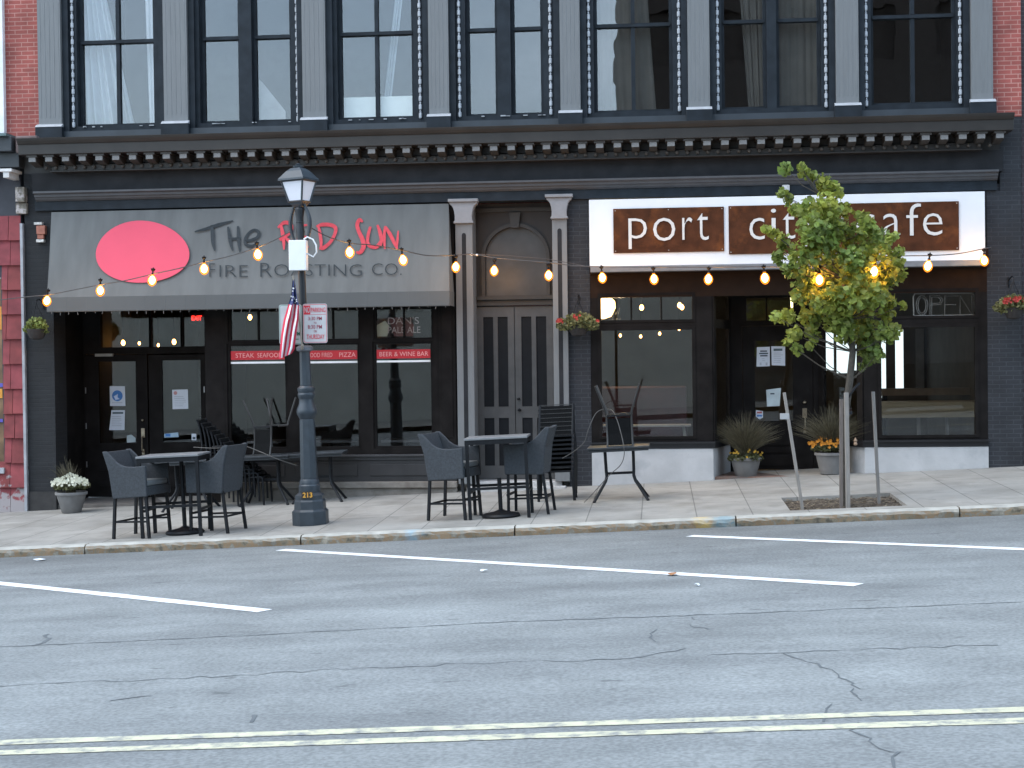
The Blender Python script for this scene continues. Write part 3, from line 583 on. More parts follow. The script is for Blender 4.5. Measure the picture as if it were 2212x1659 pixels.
for k, (a, c) in enumerate(((xd0, xdm-.006), (xdm+.006, xd1))):
    w_ = c-a; hs = []
    for u in (.17, .56): hs += [(a+w_*u, a+w_*(u+.27), zd0+1.16, zd1-.17), (a+w_*u, a+w_*(u+.27), zd0+.22, zd0+.98)]
    m = MB(); m.holed(a, c, zd0+.012, zd1-.01, hs, ED, ED+.045); d = m.build('door', grayd, bld, bevel=.006)
    m = MB()
    for h in hs: m.box(h[0]-.01, h[1]+.01, ED+.022, ED+.03, h[2]-.01, h[3]+.01)
    m.build('door_panel', M('panel_black', (.012, .013, .015), .6, spec=.15), d)
    if k: m = MB(); m.lathe([(.005, 0), (.022, .01), (.026, .025), (.015, .04)], (a+.05, ED-.03, zd0+1.26), 10); m.lathe([(.005, 0), (.028, .01), (.03, .03), (.01, .05)], (a+.06, ED-.045, zd0+1.08), 10); m.build('door_knob', black, d, smooth=True)
# ---------------------------------------------------------------- cafe shopfront (right)
RX0, RX1 = at(1276, 800)[0]+.003, at(2134, 800)[0]-.003
EC = 1.15
zhead = at(1700, 597)[1]; ztrB = 0
cx0, cx1 = at(1541, 1000)[0], at(1868, 1000)[0]        # opening in the front plane
dx0, dx1 = at(1578, 1000, EC)[0], at(1772, 1000, EC)[0]  # back wall of the recess
zled = at(1700, 952)[1]; zbt = at(1700, 967)[1]
m = MB(); m.box(RX0, RX1, .0, .12, at(1700, 640)[1]+.02, zhead+.35); m.box(RX0, RX1, -.12, .02, zhead+.08, zhead+.36); m.build('shop_header', brownp, bld)
gl_ = px_box(1300, 1496, 713, 943, 0); gr_ = px_box(1904, 2107, 707, 940, 0); tl_ = px_box(1298, 1495, 638, 691, 0); trr = px_box(1904, 2107, 629, 682, 0)
m = MB(); m.holed(RX0, cx0, zled, at(1700, 640)[1]+.02, [(gl_[0]-.05, gl_[1]+.05, gl_[2]-.04, gl_[3]+.05), (tl_[0]-.05, tl_[1]+.05, tl_[2]-.04, tl_[3]+.04)], .0, .12)
m.build('cafe_shopfront_frame', dark2, bld); m = MB()
m.holed(cx1, RX1, zled, at(1700, 640)[1]+.02, [(gr_[0]-.05, gr_[1]+.05, gr_[2]-.04, gr_[3]+.05), (trr[0]-.05, trr[1]+.05, trr[2]-.04, trr[3]+.04)], .0, .12); m.build('cafe_shopfront_frame', dark2, bld)
for g_, t_, mus in ((gl_, tl_, (1363.5, 1428.5)), (gr_, trr, ())):
    m = MB(); m.holed(g_[0]-.049, g_[1]+.049, g_[2]-.039, g_[3]+.049, [g_], -.012, .09); f = m.build('display_window', dark2, bld, bevel=.005); pane(f, g_, .05)
    m = MB(); m.holed(t_[0]-.049, t_[1]+.049, t_[2]-.039, t_[3]+.039, [t_], -.012, .09)
    for u in mus: xx = at(u, 660)[0]; m.box(xx-.014, xx+.014, .02, .08, t_[2], t_[3])
    f = m.build('transom_window', dark2, bld, bevel=.004); pane(f, t_, .05)
m = MB()
for (xa_, xb_), (a, c) in zip(((cx0, dx0), (cx1, dx1)), ((RX0, cx0+.03), (cx1-.03, RX1))):   # ledge with its splayed return
    m = MB(); s = 1 if xa_ == cx0 else -1
    m.box(a, c, -.07, .13, zled-.03, zled-.002); m.box(a, c, -.03, .13, zbt+.002, zled-.031)
    m.face([(xa_+s*.03, -.05, zled-.003), (xb_+s*.03, EC, zled-.003), (xb_-s*.05, EC, zled-.003), (xa_-s*.05, -.05, zled-.003)]); m.face([(xa_+s*.03, -.07, zbt), (xb_+s*.03, EC, zbt), (xb_+s*.03, EC, zled-.003), (xa_+s*.03, -.07, zled-.003)])
    m.build('window_ledge', M('cafe_ledge', (.016, .016, .018), .35), bld)
for (xa_, xb_), (a, c) in zip(((cx0, dx0), (cx1, dx1)), ((RX0+.001, cx0), (cx1, RX1))):
    m = MB(); m.prism([(a, -1), (c, -1), (c, zbt-.004), (a, zbt-.004)], -.02, .2); m.face([(xa_+.0, -.02, -1), (xb_, EC, -1), (xb_, EC, zbt-.004), (xa_, -.02, zbt-.004)])
    m.build('white_masonry_base', whitew, bld)
# splayed side windows
for (xa_, xb_) in ((cx0, dx0), (cx1, dx1)):
    m = MB(); zT = at(1700, 640)[1]+.02; d_ = Vector((xb_-xa_, EC-.02, 0)); n_ = Vector((-d_.y, d_.x, 0)).normalized()*.03
    def P2(u, z, o=0): q = Vector((xa_, .02, 0))+d_*u+n_*o; return (q.x, q.y, z)
    def bar(m, u0, u1, z0, z1, o0=-1, o1=1):
        k = len(m.v); m.v += [P2(u, z, o) for u in (u0, u1) for o in (o0, o1) for z in (z0, z1)]
        for q in ((0,1,3,2),(4,6,7,5),(0,4,5,1),(2,3,7,6),(0,2,6,4),(1,5,7,3)): m.f.append(tuple(k+i for i in q)); m.m.append(0)
    zg0, zg1, zt0, zt1 = gl_[2], gl_[3]+.02, tl_[2], tl_[3]
    bar(m, 0, .12, zled, zT); bar(m, .88, 1, zled, zT); bar(m, .12, .88, zled, zg0); bar(m, .12, .88, zg1, zt0); bar(m, .12, .88, zt1, zT+.5)
    f = m.build('side_window', dark2, bld); m = MB(); bar(m, .11, .89, zg0-.01, zg1+.01, -.1, .1); m.build('pane', glass, f); m = MB(); bar(m, .11, .89, zt0-.01, zt1+.01, -.1, .1); m.build('pane', glass, f)
# cafe door wall
cd = px_box(1604, 1757, 703, 1014, EC); cg = px_box(1631, 1713, 736, 909, EC); ct = px_box(1612, 1714, 643, 692, EC)
m = MB(); m.holed(dx0-.02, dx1+.02, gs(1.8, 0), zb0, [(cd[0], cd[1], -1, cd[3]), ct], EC+.001, EC+.1); m.box(cx0-.1, cx1+.1, 0.121, EC, zb0-.25, zb0-.2); f = m.build('cafe_entry_wall', dark2, bld); pane(f, ct, EC+.05)
m = MB(); m.box(ct[0]-.03, ct[1]+.03, EC-.02, EC, ct[2]-.05, ct[2]-.02); mid = (ct[0]+ct[1])/2-.05; m.box(mid-.012, mid+.012, EC+.01, EC+.06, ct[2], ct[3]); m.build('transom_bar', dark2, bld)
m = MB(); m.holed(cd[0]+.008, cd[1]-.008, cd[2], cd[3]-.008, [cg], EC, EC+.05); d = m.build('door', dark2, bld, bevel=.004); pane(d, cg, EC+.02)
m = MB()
for a, c in ((921, 962), (967, 978), (983, 1006)): z1_, z0_ = at(1670, a, EC)[1], at(1670, c, EC)[1]; m.box(cg[0], cg[1], EC-.014, EC-.0005, z0_, z1_)
m.build('door_panel', dark2, d)
m = MB(); hx = at(1738, 880, EC)[0]; m.box(hx-.035, hx+.035, EC-.02, EC-.001, at(1738, 903, EC)[1], at(1738, 882, EC)[1]); m.tube([(hx, EC-.02, at(1738, 900, EC)[1]), (hx, EC-.08, at(1738, 904, EC)[1]), (hx, EC-.08, at(1738, 925, EC)[1]), (hx, EC-.02, at(1738, 930, EC)[1])], .011)
m.box(hx-.02, hx+.02, EC-.02, EC-.001, at(1738, 936, EC)[1], at(1738, 924, EC)[1]); m.lathe([(.005, 0), (.03, .012), (.03, .03), (.008, .045)], (hx, EC-.03, at(1738, 872, EC)[1]), 12); m.build('handle', M('brass_worn', ()), d)
m = MB(); m.box(cx0-.05, cx1+.05, .06, EC+.3, -1, at(1680, 1018, EC)[1]); m.build('door_step', M('tile_step', (.2, .12, .09), .8, .3, 3, col2=(.1, .1, .1)), bld)
# cafe room: glowing panes added behind the rear openings stand in for daylight
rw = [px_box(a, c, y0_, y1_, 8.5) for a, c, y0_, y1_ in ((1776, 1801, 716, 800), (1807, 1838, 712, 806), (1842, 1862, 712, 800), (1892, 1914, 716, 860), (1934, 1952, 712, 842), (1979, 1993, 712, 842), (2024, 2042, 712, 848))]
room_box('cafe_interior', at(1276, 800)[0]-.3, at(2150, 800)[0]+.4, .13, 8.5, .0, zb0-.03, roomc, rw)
m = MB()
for b_ in rw[5:]: m.box(b_[0]-.02, b_[1]+.02, 8.44, 8.46, b_[2]-.02, b_[3]+.02)
for b_ in rw[:5]: k_m = MB(); k_m.box(b_[0], b_[1], 8.53, 8.54, b_[2], b_[3]); k_m.build('daylight_glow_pane', emit_mat('daylight_glow', (.85, .97, 1), .55) if 'daylight_glow' not in MATS else MATS['daylight_glow'], bld)
m.build('blind', M('grey_blind', (.3, .3, .3), .9, trans=.45), bld)
# ---------------------------------------------------------------- upper storey: pilasters and windows
zsl = at(1106, 268)[1]; zpb = zsl
pil = [(82, 131), (353, 404), (653, 703), (926, 969), (1210, 1253), (1486, 1533), (1806, 1855), (2098, 2145)]
def zU(px, y): return at(px, y, -.12)[1]
for i, (a, c) in enumerate(pil):
    x0, x1 = at(a, 150, -.12)[0], at(c, 150, -.12)[0]; zb = 6.0-.17; zb = at(1106, 266-0, -.12)[1]*0+zU(378, 263)
    m = MB(); m.box(x0, x1, -.12, .35, zb, 9.2)
    for k in range(5): xx = x0+(x1-x0)*(k+.5)/5; m.box(xx-.012, xx+.012, -.1235, -.1201, zb+.12, 9.0)
    pl = m.build('pilaster', grayp, bld)
    m = MB(); m.box(x0-.035, x1+.035, -.2, -.121, zcorn-.02, zb-.04); m.build('pedestal', dark, pl, bevel=.008)
    m = MB(); m.xprism([(-.205, zb-.038), (-.19, zb-.016), (-.14, zb+.006), (-.121, zb+.014), (-.121, zb-.038)], x0-.03, x1+.03); m.build('ledge', whitec, pl)
    m = MB(); m.box(x0-.05, x1+.05, -.2, .3, 9.201, 9.5); m.build('capital', grayp, pl, bevel=.01)
m = MB(); m.box(PL, PR, -.25, .3, 9.501, 9.9); m.box(UX0, UX1, -.5, .2, z_top-.1, z_top+.15); m.build('top_entablature', dark, bld)
m = MB(); m.box(PL+.0, PR, -.09, .36, zcorn-.03, zU(378, 277)-.0); m.build('sill_course', M('sill_paint', (.03, .038, .047), .5, .2, 3), bld)
wins = [(155, 160, 345, 349, [(182, 334)], 1), (416, 421, 640, 645, [(445, 517), (557, 628)], 0), (714, 719, 905, 910, [(741, 891)], 1), (990, 995, 1187, 1192, [(1016, 1071), (1113, 1169)], 0),
        (1270, 1275, 1465, 1470, [(1291, 1446)], 1), (1548, 1553, 1782, 1787, [(1565, 1648), (1683, 1765)], 0), (1869, 1874, 2072, 2077, [(1886, 2056)], 1)]
YW = .2
zwb = at(258, 268, YW)[1]; zrl = at(258, 91, YW)[1]
ropem = M('rope_trim', (.42, .44, .47), .6, .15, 40)
rp = MB()
for k in range(27):
    z = k*.118; rp.lathe([(.012, 0), (.022, .012), (.022, .07), (.012, .082)], (0, 0, z), 6); rp.lathe([(.008, 0), (.016, .012), (.008, .026)], (0, 0, z+.085), 6)
rope0 = None; upper_win = []
for i, (b0, b1, b2, b3, gls, single_) in enumerate(wins):
    xl, xr = at(pil[i][1], 150, -.12)[0], at(pil[i+1][0], 150, -.12)[0]
    holes = []
    for a, c in gls: holes.append((at(a, 180, YW)[0], at(c, 180, YW)[0], zwb, 9.0))
    m = MB(); m.holed(xl+.003, xr-.003, zU(378, 277)+.002, 9.45, [(h[0]-.05, h[1]+.05, h[2]-.05, h[3]+.05) for h in holes], .02, .3)
    m.box(xl+.003, xl+.1, -.05, .019, zU(378, 277)+.002, 9.3); m.box(xr-.1, xr-.003, -.05, .019, zU(378, 277)+.002, 9.3)
    wf = m.build('window', dark, bld)
    m = MB()
    for h in holes:
        m.holed(h[0]-.049, h[1]+.049, h[2]-.049, h[3]+.049, [(h[0], h[1], h[2], zrl-.03), (h[0], h[1], zrl+.03, h[3])], YW-.04, YW+.05)
        m.box(h[0]-.02, h[1]+.02, YW-.07, YW-.041, zrl-.03, zrl+.012)
        if single_: xm = (h[0]+h[1])/2+.0; m.box(xm-.03, xm+.03, YW-.045, YW+.04, h[2], zrl-.031); m.box(xm-.03, xm+.03, YW-.045, YW+.04, zrl+.031, h[3])
    m.build('sash', dark, wf)
    for h in holes:
        m = MB(); m.box(h[0]-.01, h[1]+.01, YW, YW+.006, h[2]-.01, h[3]+.01); m.build('pane', glassu, wf)
    for a, c in ((b0, b1), (b2, b3)):
        if rope0 is None: rope0 = rp.build('rope_trim', ropem, wf, world=False); rc = rope0
        else: rc = rope0.copy(); COL.objects.link(rc); rc.parent = wf
        rc.location = (at((a+c)/2, 180, -.0)[0]-WL[bld.name].x, -.0, at(345, 268, 0)[1]-.02-WL[bld.name].z)
        if True: rc.scale = (1.15, 1, 1.12)
    upper_win.append((wf, holes))
    m = MB()   # flaking paint chips on the sill
    for k in range(6):
        xx = random.uniform(xl+.25, xr-.25); m.box(xx, xx+random.uniform(.02, .09), -.001, .019, zwb-.07, zwb-.05-random.uniform(0, .012))
    if i < 4: m.build('paint_chips', whitec, wf, kind='stuff')
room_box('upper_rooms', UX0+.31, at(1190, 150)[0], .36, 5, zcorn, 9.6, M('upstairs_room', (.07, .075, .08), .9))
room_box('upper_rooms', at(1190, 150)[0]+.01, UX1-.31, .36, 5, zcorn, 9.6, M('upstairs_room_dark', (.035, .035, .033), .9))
curt = M('white_curtain', (.62, .64, .66), .9, .05, 3, trans=.3)
def curtain(wf, pts_top, pts_bot, n=40, amp=.02, y=.33, mat=curt):
    m = MB(); k = len(m.v)
    for i in range(n+1):
        u = i/n; yy = y+amp*sin(u*38)+amp*.6*sin(u*17+1)
        m.v += [(pts_bot[0]+(pts_bot[1]-pts_bot[0])*u, yy, pts_bot[2]), (pts_top[0]+(pts_top[1]-pts_top[0])*u, yy, pts_top[2])]
    for i in range(n): m.f.append((2*i, 2*i+2, 2*i+3, 2*i+1)); m.m.append(0)
    return m.build('curtain', mat, wf, smooth=True)
h = upper_win[0][1][0]; wd = h[1]-h[0]
curtain(upper_win[0][0], (h[0]-.1, h[0]+.12, 9), (h[0]-.1, h[0]+.8, h[2]-.1), amp=.035)
curtain(upper_win[0][0], (h[1]-.2, h[1]+.02, 9), (h[1]-.13, h[1]+.02, h[2]-.1), n=12, amp=.01, mat=M('bright_curtain', (.8, .8, .82), .9, .03, trans=.4))
h = upper_win[2][1][0]
m = MB(); m.box(h[0]-.03, h[1]+.03, .27, .285, h[2]-.04, at(815, 209, .27)[1]); m.build('window_shade', M('cream_shade', (.85, .86, .8), .9, .04, trans=.2), upper_win[2][0])
curtain(upper_win[2][0], (h[1]-.12, h[1]-.0, 9), (h[1]-.52, h[1]-.4, h[2]), n=10, amp=.01, mat=M('thin_drape', (.3, .33, .35), .9))
h = upper_win[1][1][1]; m = MB(); m.face([(h[0]-.02, .3, h[2]-.04), (h[0]+.42, .3, h[2]-.04), (h[0]+.42, .3, h[2]+.15), (h[0]+.05, .3, h[2]+.62), (h[0]-.02, .3, h[2]+.68)]); m.build('curtain', M('tan_drape', (.34, .33, .32), .9), upper_win[1][0])
drk = M('olive_drape', (.11, .1, .085), .9, .1, 4)
h = upper_win[4][1][0]; curtain(upper_win[4][0], (h[0]-.05, h[1]-.42, 9), (h[0]-.05, h[1]-.2, h[2]-.1), n=40, amp=.012, mat=drk)
h = upper_win[5][1][0]; curtain(upper_win[5][0], (h[0]+.16, h[1]+.05, 9), (h[0]+.38, h[1]+.05, h[2]-.1), n=16, amp=.012, mat=drk)
h = upper_win[5][1][1]; curtain(upper_win[5][0], (h[0]-.05, h[1]+.05, 9), (h[0]-.05, h[1]+.05, h[2]-.1), n=30, amp=.012, mat=drk)
# exposed bits on the left pier
m = MB(); m.pbox(78, 97, 487, 506, -.09, .0); m.pbox(80, 94, 506, 516, -.07, .0); m.build('corbel', M('terracotta', (.33, .13, .09), .8, .3, 12), bld, bevel=.01)
m = MB(); m.pbox(73, 90, 480, 485, -.08, .0); m.pbox(78, 94, 517, 523, -.08, .0); m.build('corbel_cap', M('chipped_white', (.55, .53, .5), .8, .3, 30), bld)
# ================================================================== neighbours
ln = thing('shingled_building', (-11.5, 0, gs(-11.5, 0)), 'neighbouring shop clad in red wooden shingles with grey corner trim at the left edge', 'building')
shm = M('red_shingle', (.22, .045, .048), .8, .25, 5, .3, 50, rnd=.16, stretch=(1, 1, 1))
SX1 = at(51, 800)[0]; sx0 = at(8, 800)[0]; zst_ = at(30, 466)[1]
m = MB(); row = 0; z = at(30, 1103)[1]-.02; rh = (zst_-z)/12.0; faded = []
ztop_ = zst_
while z < ztop_-.01:
    zt = min(z+rh, ztop_)
    left = sx0 if (z > at(10, 1015)[1] and z < at(10, 600)[1]) else -16.
    x = SX1
    while x > left+.01:
        wv = random.uniform(.15, .27); xa_ = max(left, x-wv)
        m.xprism([(-.005, zt+.02 if zt < ztop_-.01 else zt), (-.045-random.uniform(0, .008), z+random.uniform(-.006, .006)), (-.005, z)], xa_+.004, x-.004); x = xa_
    z += rh
m.build('shingle_wall', shm, ln)
m = MB(); m.box(-16, SX1+.001, -.003, .3, -1, at(30, 1063)[1]); m.build('foundation', M('bleached_base', (.26, .22, .21), .85, .2, 10), ln)
# bare weathered shingles of the two lowest courses
n = shm.node_tree; b = n.nodes['Principled BSDF']; src = b.inputs['Base Color'].links[0].from_socket; tcx = n.nodes['Texture Coordinate']; s_ = n.nodes.new('ShaderNodeSeparateXYZ'); n.links.new(tcx.outputs['Object'], s_.inputs[0])
na = n.nodes.new('ShaderNodeTexNoise'); na.inputs['Scale'].default_value = 9; na.inputs['Detail'].default_value = 6; n.links.new(tcx.outputs['Object'], na.inputs['Vector'])
ad = n.nodes.new('ShaderNodeMath'); ad.operation = 'MULTIPLY_ADD'; ad.inputs[1].default_value = -1.5; n.links.new(na.outputs[0], ad.inputs[0]); n.links.new(s_.outputs[2], ad.inputs[2])
mr = n.nodes.new('ShaderNodeMapRange'); mr.inputs[1].default_value = -.5; mr.inputs[2].default_value = -.36; mr.inputs[3].default_value = 1; mr.inputs[4].default_value = 0; n.links.new(ad.outputs[0], mr.inputs[0])
x = n.nodes.new('ShaderNodeMix'); x.data_type = 'RGBA'; n.links.new(mr.outputs[0], x.inputs[0]); n.links.new(src, x.inputs[6]); x.inputs[7].default_value = (.3, .27, .27, 1); n.links.new(x.outputs[2], b.inputs['Base Color'])
m = MB(); m.box(SX1+.002, at(57, 800)[0]-.002, -.06, .3, -1, at(52, 483)[1]); m.build('corner_trim', M('corner_grey', (.33, .34, .36), .6, .15, 8), ln)
m = MB(); m.holed(-16, SX1, -1, zst_, [(-14, sx0-.02, at(8, 1013)[1], at(8, 598)[1])], .001, .3); m.box(-16, SX1, .001, .3, zst_+.001, 9.9); m.build('wall', M('neighbour_dark', (.035, .036, .045), .6), ln)
m = MB(); m.box(-14, sx0-.0, -.07, .0, at(8, 1022)[1], at(8, 1010)[1]); m.build('window_sill', whitec, ln)
f = MB(); f.box(-14.1, sx0, .1, .16, at(8, 1011)[1], at(8, 600)[1]); f.build('window_board', M('shop_poster_brown', (.17, .1, .05), .6, .7, 3), ln)
m = MB()
for py0, py1, c in ((622, 672, 0), (800, 820, 0)): m.pbox(-4, 5, py0+40, py1+40, .09, .098)
m.build('painted_lettering', M('window_letter_orange', (.7, .3, .04), .6), ln)
m = MB(); m.pbox(-4, 7, 828, 836, .085, .095); m.pbox(-4, 6, 905, 912, .085, .095); m.build('painted_scroll', M('window_letter_blue', (.12, .1, .45), .6), ln)
m = MB(); m.box(-16, at(12, 150)[0], -.1, .0, at(8, 292)[1], 9.95); m.build('white_siding', M('white_siding', (.78, .79, .8), .6), ln)
m = MB(); m.box(-16, at(44, 320)[0], -.35, -.001, at(20, 333)[1], at(20, 302)[1]); m.box(-16, at(52, 345)[0], -.2, -.001, at(20, 365)[1], at(20, 333)[1]-.002); m.build('cornice', M('neighbour_cornice', (.04, .045, .05), .5), ln, bevel=.01)
m = MB(); m.box(-16, at(38, 310)[0], -.45, -.001, at(20, 302)[1]+.001, at(20, 296)[1]); m.build('cornice_cap', M('teal_cap', (.09, .14, .14), .5), ln)
for px in (14, -40, -94):
    m = MB(); x0_, z0_ = at(px-10, 384, -.4); x1_, z1_ = at(px+8, 371, -.4); m.box(x0_+.02, x1_-.02, -.4, -.001, z0_, z1_); m.box(x0_-.03, x1_+.03, -.42, -.001, z1_+.001, z1_+.05); m.build('modillion', M('modillion_white', (.62, .6, .58), .6), ln, bevel=.006)
m = MB(); x0_, x1_ = at(33, 430, -.08)[0], at(57, 430, -.08)[0]; m.box(x0_, x1_, -.08, -.001, at(45, 462, -.08)[1], at(45, 438, -.08)[1]); m.box(x0_+.02, x1_-.01, -.14, -.001, at(45, 437, -.1)[1], at(45, 404, -.1)[1]); m.build('end_corbel', M('weathered_corbel', (.17, .15, .12), .8, .5, 14, .5, 40, col2=(.45, .4, .38), c2=(.5, .6)), ln, bevel=.015)
m = MB(); m.pbox(33, 80, 293, 330, -.3, .0); m.build('bracket_block', M('faded_pink_block', (.14, .1, .095), .8, .3, 8), ln, bevel=.02)
rn = thing('brick_building', (9.7, 0, gs(9.7, 0)), 'narrow sliver of the next dark brick building past the right end of the long cornice', 'building')
m = MB(); m.box(UX1+.02, 14, 3.5, 3.6, -1, 10.6); m.box(UX1+.02, 14, .41, 3.49, 4.2, 4.4); m.build('rear_wall', room, rn)
m = MB(); m.holed(UX1+.005, 14, -1, 10.6, [(7.2, 8.3, 5.6, 8.2), (9.6, 10.7, 5.6, 8.2), (6.6, 9.4, .9, 3.2), (10.2, 13.2, .9, 3.2)], .05, .4); m.build('wall', brick_mat('neighbour_brick', (.05, .035, .04), (.045, .03, .035), (.07, .065, .07)), rn)
for h in ((7.2, 8.3, 5.6, 8.2), (9.6, 10.7, 5.6, 8.2), (6.6, 9.4, .9, 3.2), (10.2, 13.2, .9, 3.2)):
    m = MB(); m.holed(h[0]+.002, h[1]-.002, h[2]+.002, h[3]-.002, [(h[0]+.08, h[1]-.08, h[2]+.08, h[3]-.08)], .1, .2); f = m.build('window', dark, rn); pane(f, (h[0]+.08, h[1]-.08, h[2]+.08, h[3]-.08), .15)
# buildings across the street (seen only as reflections in the glass)
def opp(label, x0, x1, h, mat, wins_, gmat):
    o_ = thing('street_building', ((x0+x1)/2, -35, gr((x0+x1)/2, -35)), label, 'building')
    hs = []; gz = gr((x0+x1)/2, -35)
    for k in range(int((x1-x0)/2.6)):
        xx = x0+1.+k*2.6
        for fl in wins_: hs.append((xx, xx+1.1, gz+fl, gz+fl+1.9))
    m = MB(); m.holed(x0, x1, gz+3.6, gz+h, hs, -32.3, -32); m.v = [(x, y, z) for x, y, z in m.v]
    m.box(x0, x1, -44, -32.301, gz-1, gz+h-.01); m.build('wall', mat, o_)
    xs = 3.2 if x0 > -2 else x1
    m = MB(); m.box(x0, xs, -31.98, -31.8, gz-1, gz+3.6); m.build('ground_floor_wall', beige, o_)
    if xs < x1: m = MB(); m.box(xs+.01, x1, -31.98, -31.8, gz-1, gz+3.6); m.build('ground_floor_wall', gmat, o_)
    m = MB()
    for k in range(int((x1-x0)/5) if x0 > -2 else 0):
        xx = x0+5+k*5; m.box(xx, xx+2.6, -31.79, -31.75, gz+.7, gz+2.5)
    if m.v: m.build('shop_window', M('dim_glass', (.05, .05, .055), .1), o_)
beige = M('beige_render', (.62, .58, .5), .85, .06, 1)
opp('low beige rendered block across the street, mirrored in the shop glass', -34, -1.5, 7.2, beige, (4.4,), beige)
opp('tall brown brick block across the street, mirrored in the right-hand panes', -1.4, 34, 17, M('brown_brick_far', (.07, .05, .04), .9), (4.6, 8.2, 11.8), M('dark_base', (.06, .055, .05), .85))
# ================================================================== awning
ax_l, ax_r = at(111, 458, -.1)[0], at(969, 440, -.1)[0]; zA1 = at(540, 449, -.1)[1]; AO = -.62
zA0 = (at(100, 639, AO)[1]+at(970, 632, AO)[1])/2; zV = (at(100, 671, AO)[1]+at(970, 662, AO)[1])/2; axl2, axr2 = at(101, 640, AO)[0], at(971, 640, AO)[0]
aw = thing('shop_awning', ((ax_l+ax_r)/2, -.1, zV), 'sloping grey fabric awning with a red disc and hand-lettered restaurant name', 'awning')
awm = M('awning_canvas', (.116, .121, .12), .85, .12, 2.2, .1, 300, stretch=(2.5, 1, .5))
m = MB(); nx_ = 20
for i in range(nx_):
    for j in range(6):
        def q(a, c):
            u, v = a/nx_, c/6; sag = .012*sin(pi*v)+.006*sin(u*22); xx = (ax_l+(ax_r-ax_l)*u)*(1-v)+(axl2+(axr2-axl2)*u)*v; return (xx, -.1+(AO+.1)*v+sag, zA1+(zA0-zA1)*v)
        m.face([q(i, j), q(i, j+1), q(i+1, j+1), q(i+1, j)])
m.face([(ax_l, -.09, zA1), (axl2, AO, zA0), (axl2, -.09, zA0)]); m.face([(ax_r, -.09, zA1), (axr2, -.09, zA0), (axr2, AO, zA0)])
m.build('canopy', awm, aw, smooth=True)
m = MB()
for i in range(nx_): a, c = axl2+(axr2-axl2)*i/nx_, axl2+(axr2-axl2)*(i+1)/nx_; m.box(a+.0005, c-.0005, AO-.006, AO+.0, zV, zA0)
m.box(axl2-.004, axl2+.0, AO, -.09, zV, zA0); m.box(axr2, axr2+.004, AO, -.09, zV, zA0)
m.build('valance', M('awning_valance', (.092, .1, .103), .85, .05, 2), aw)
m = MB(); m.tube([(axl2+.01, AO+.05, zA0-.03), (axr2-.01, AO+.05, zA0-.03)], .02); 
for k in range(4): xx = axl2+.03+(axr2-axl2-.06)*k/3; m.tube([(xx, -.1, zA0-.03), (xx, AO+.05, zA0-.03)], .015)
m.build('awning_frame', black, aw)
k_ = (AO+.1)/(zA0-zA1)
def onawn(px, py, d=.02):     # point of the canopy seen there, lifted d off the cloth
    x, z = at(px, py, -.3)
    for _ in range(4): Y = -.1+k_*(z-zA1); x, z = at(px, py, Y)
    return (x, Y-d, z)
def stroke(m, pts, w, d=.02, fn=None):
    P = [Vector((fn or onawn)(*p[:2], d) if fn is None else fn(*p[:2])) for p in pts]; ws = [p[2] if len(p) > 2 else w for p in pts]; last = None
    PP = []; WW = []
    for i in range(len(P)-1):
        p0, p1, p2, p3 = P[max(i-1, 0)], P[i], P[i+1], P[min(i+2, len(P)-1)]
        for s in range(5):
            t = s/5; PP.append(.5*((2*p1)+(-p0+p2)*t+(2*p0-5*p1+4*p2-p3)*t*t+(-p0+3*p1-3*p2+p3)*t**3)); WW.append(ws[i]+(ws[i+1]-ws[i])*t)
    PP.append(P[-1]); WW.append(ws[-1])
    for i, p in enumerate(PP):
        t = PP[min(i+1, len(PP)-1)]-PP[max(i-1, 0)]; t.normalize(); nn = Vector((t.z, 0, -t.x)); 
        if nn.length < 1e-6: nn = Vector((1, 0, 0))
        nn.normalize(); a = p+nn*WW[i]/2; c = p-nn*WW[i]/2
        if last: m.face([last[0], last[1], c, a])
        last = (a, c)
letd = M('lettering_slate', (.02, .027, .032), .8, .25, 30); letr = M('lettering_red', (.55, .055, .075), .8, .1, 20); discm = M('red_disc_paint', (.64, .075, .125), .8, .03, 3)
m = MB(); c_ = onawn(309, 545); pts = []
for i in range(48): t = 2*pi*i/48; pts.append(onawn(309+101*cos(t)+2*sin(2*t), 545.5+67*sin(t)+2.5*cos(2*t+.8), .022))
for i in range(48): m.face([onawn(309, 545.5, .022), pts[(i+1) % 48], pts[i]])
m.build('red_disc', discm, aw)
def A8(l): return [((700+x/2.212)/1.8228, (800+y/2.212)/1.8228)+tuple(r) for x, y, *r in l]
m = MB()
for l in ([(150, 250, .02), (250, 225, .05), (360, 190, .06), (485, 155, .02)], [(300, 190, .05), (305, 270, .06), (308, 340, .055), (325, 415, .02)], [(440, 205, .03), (455, 300, .06), (465, 360, .045), (482, 415, .02)], [(445, 315, .04), (550, 310, .05)], [(527, 200, .03), (530, 290, .055), (535, 360, .045), (545, 430, .015)],
          [(585, 330, .03), (640, 325, .05), (695, 300, .05), (708, 255, .05), (670, 235, .045), (625, 260, .045), (592, 310, .05), (595, 360, .045), (650, 375, .05), (700, 345, .02)]): stroke(m, A8(l), .05)
m.build('hand_lettering', letd, aw)
m = MB()
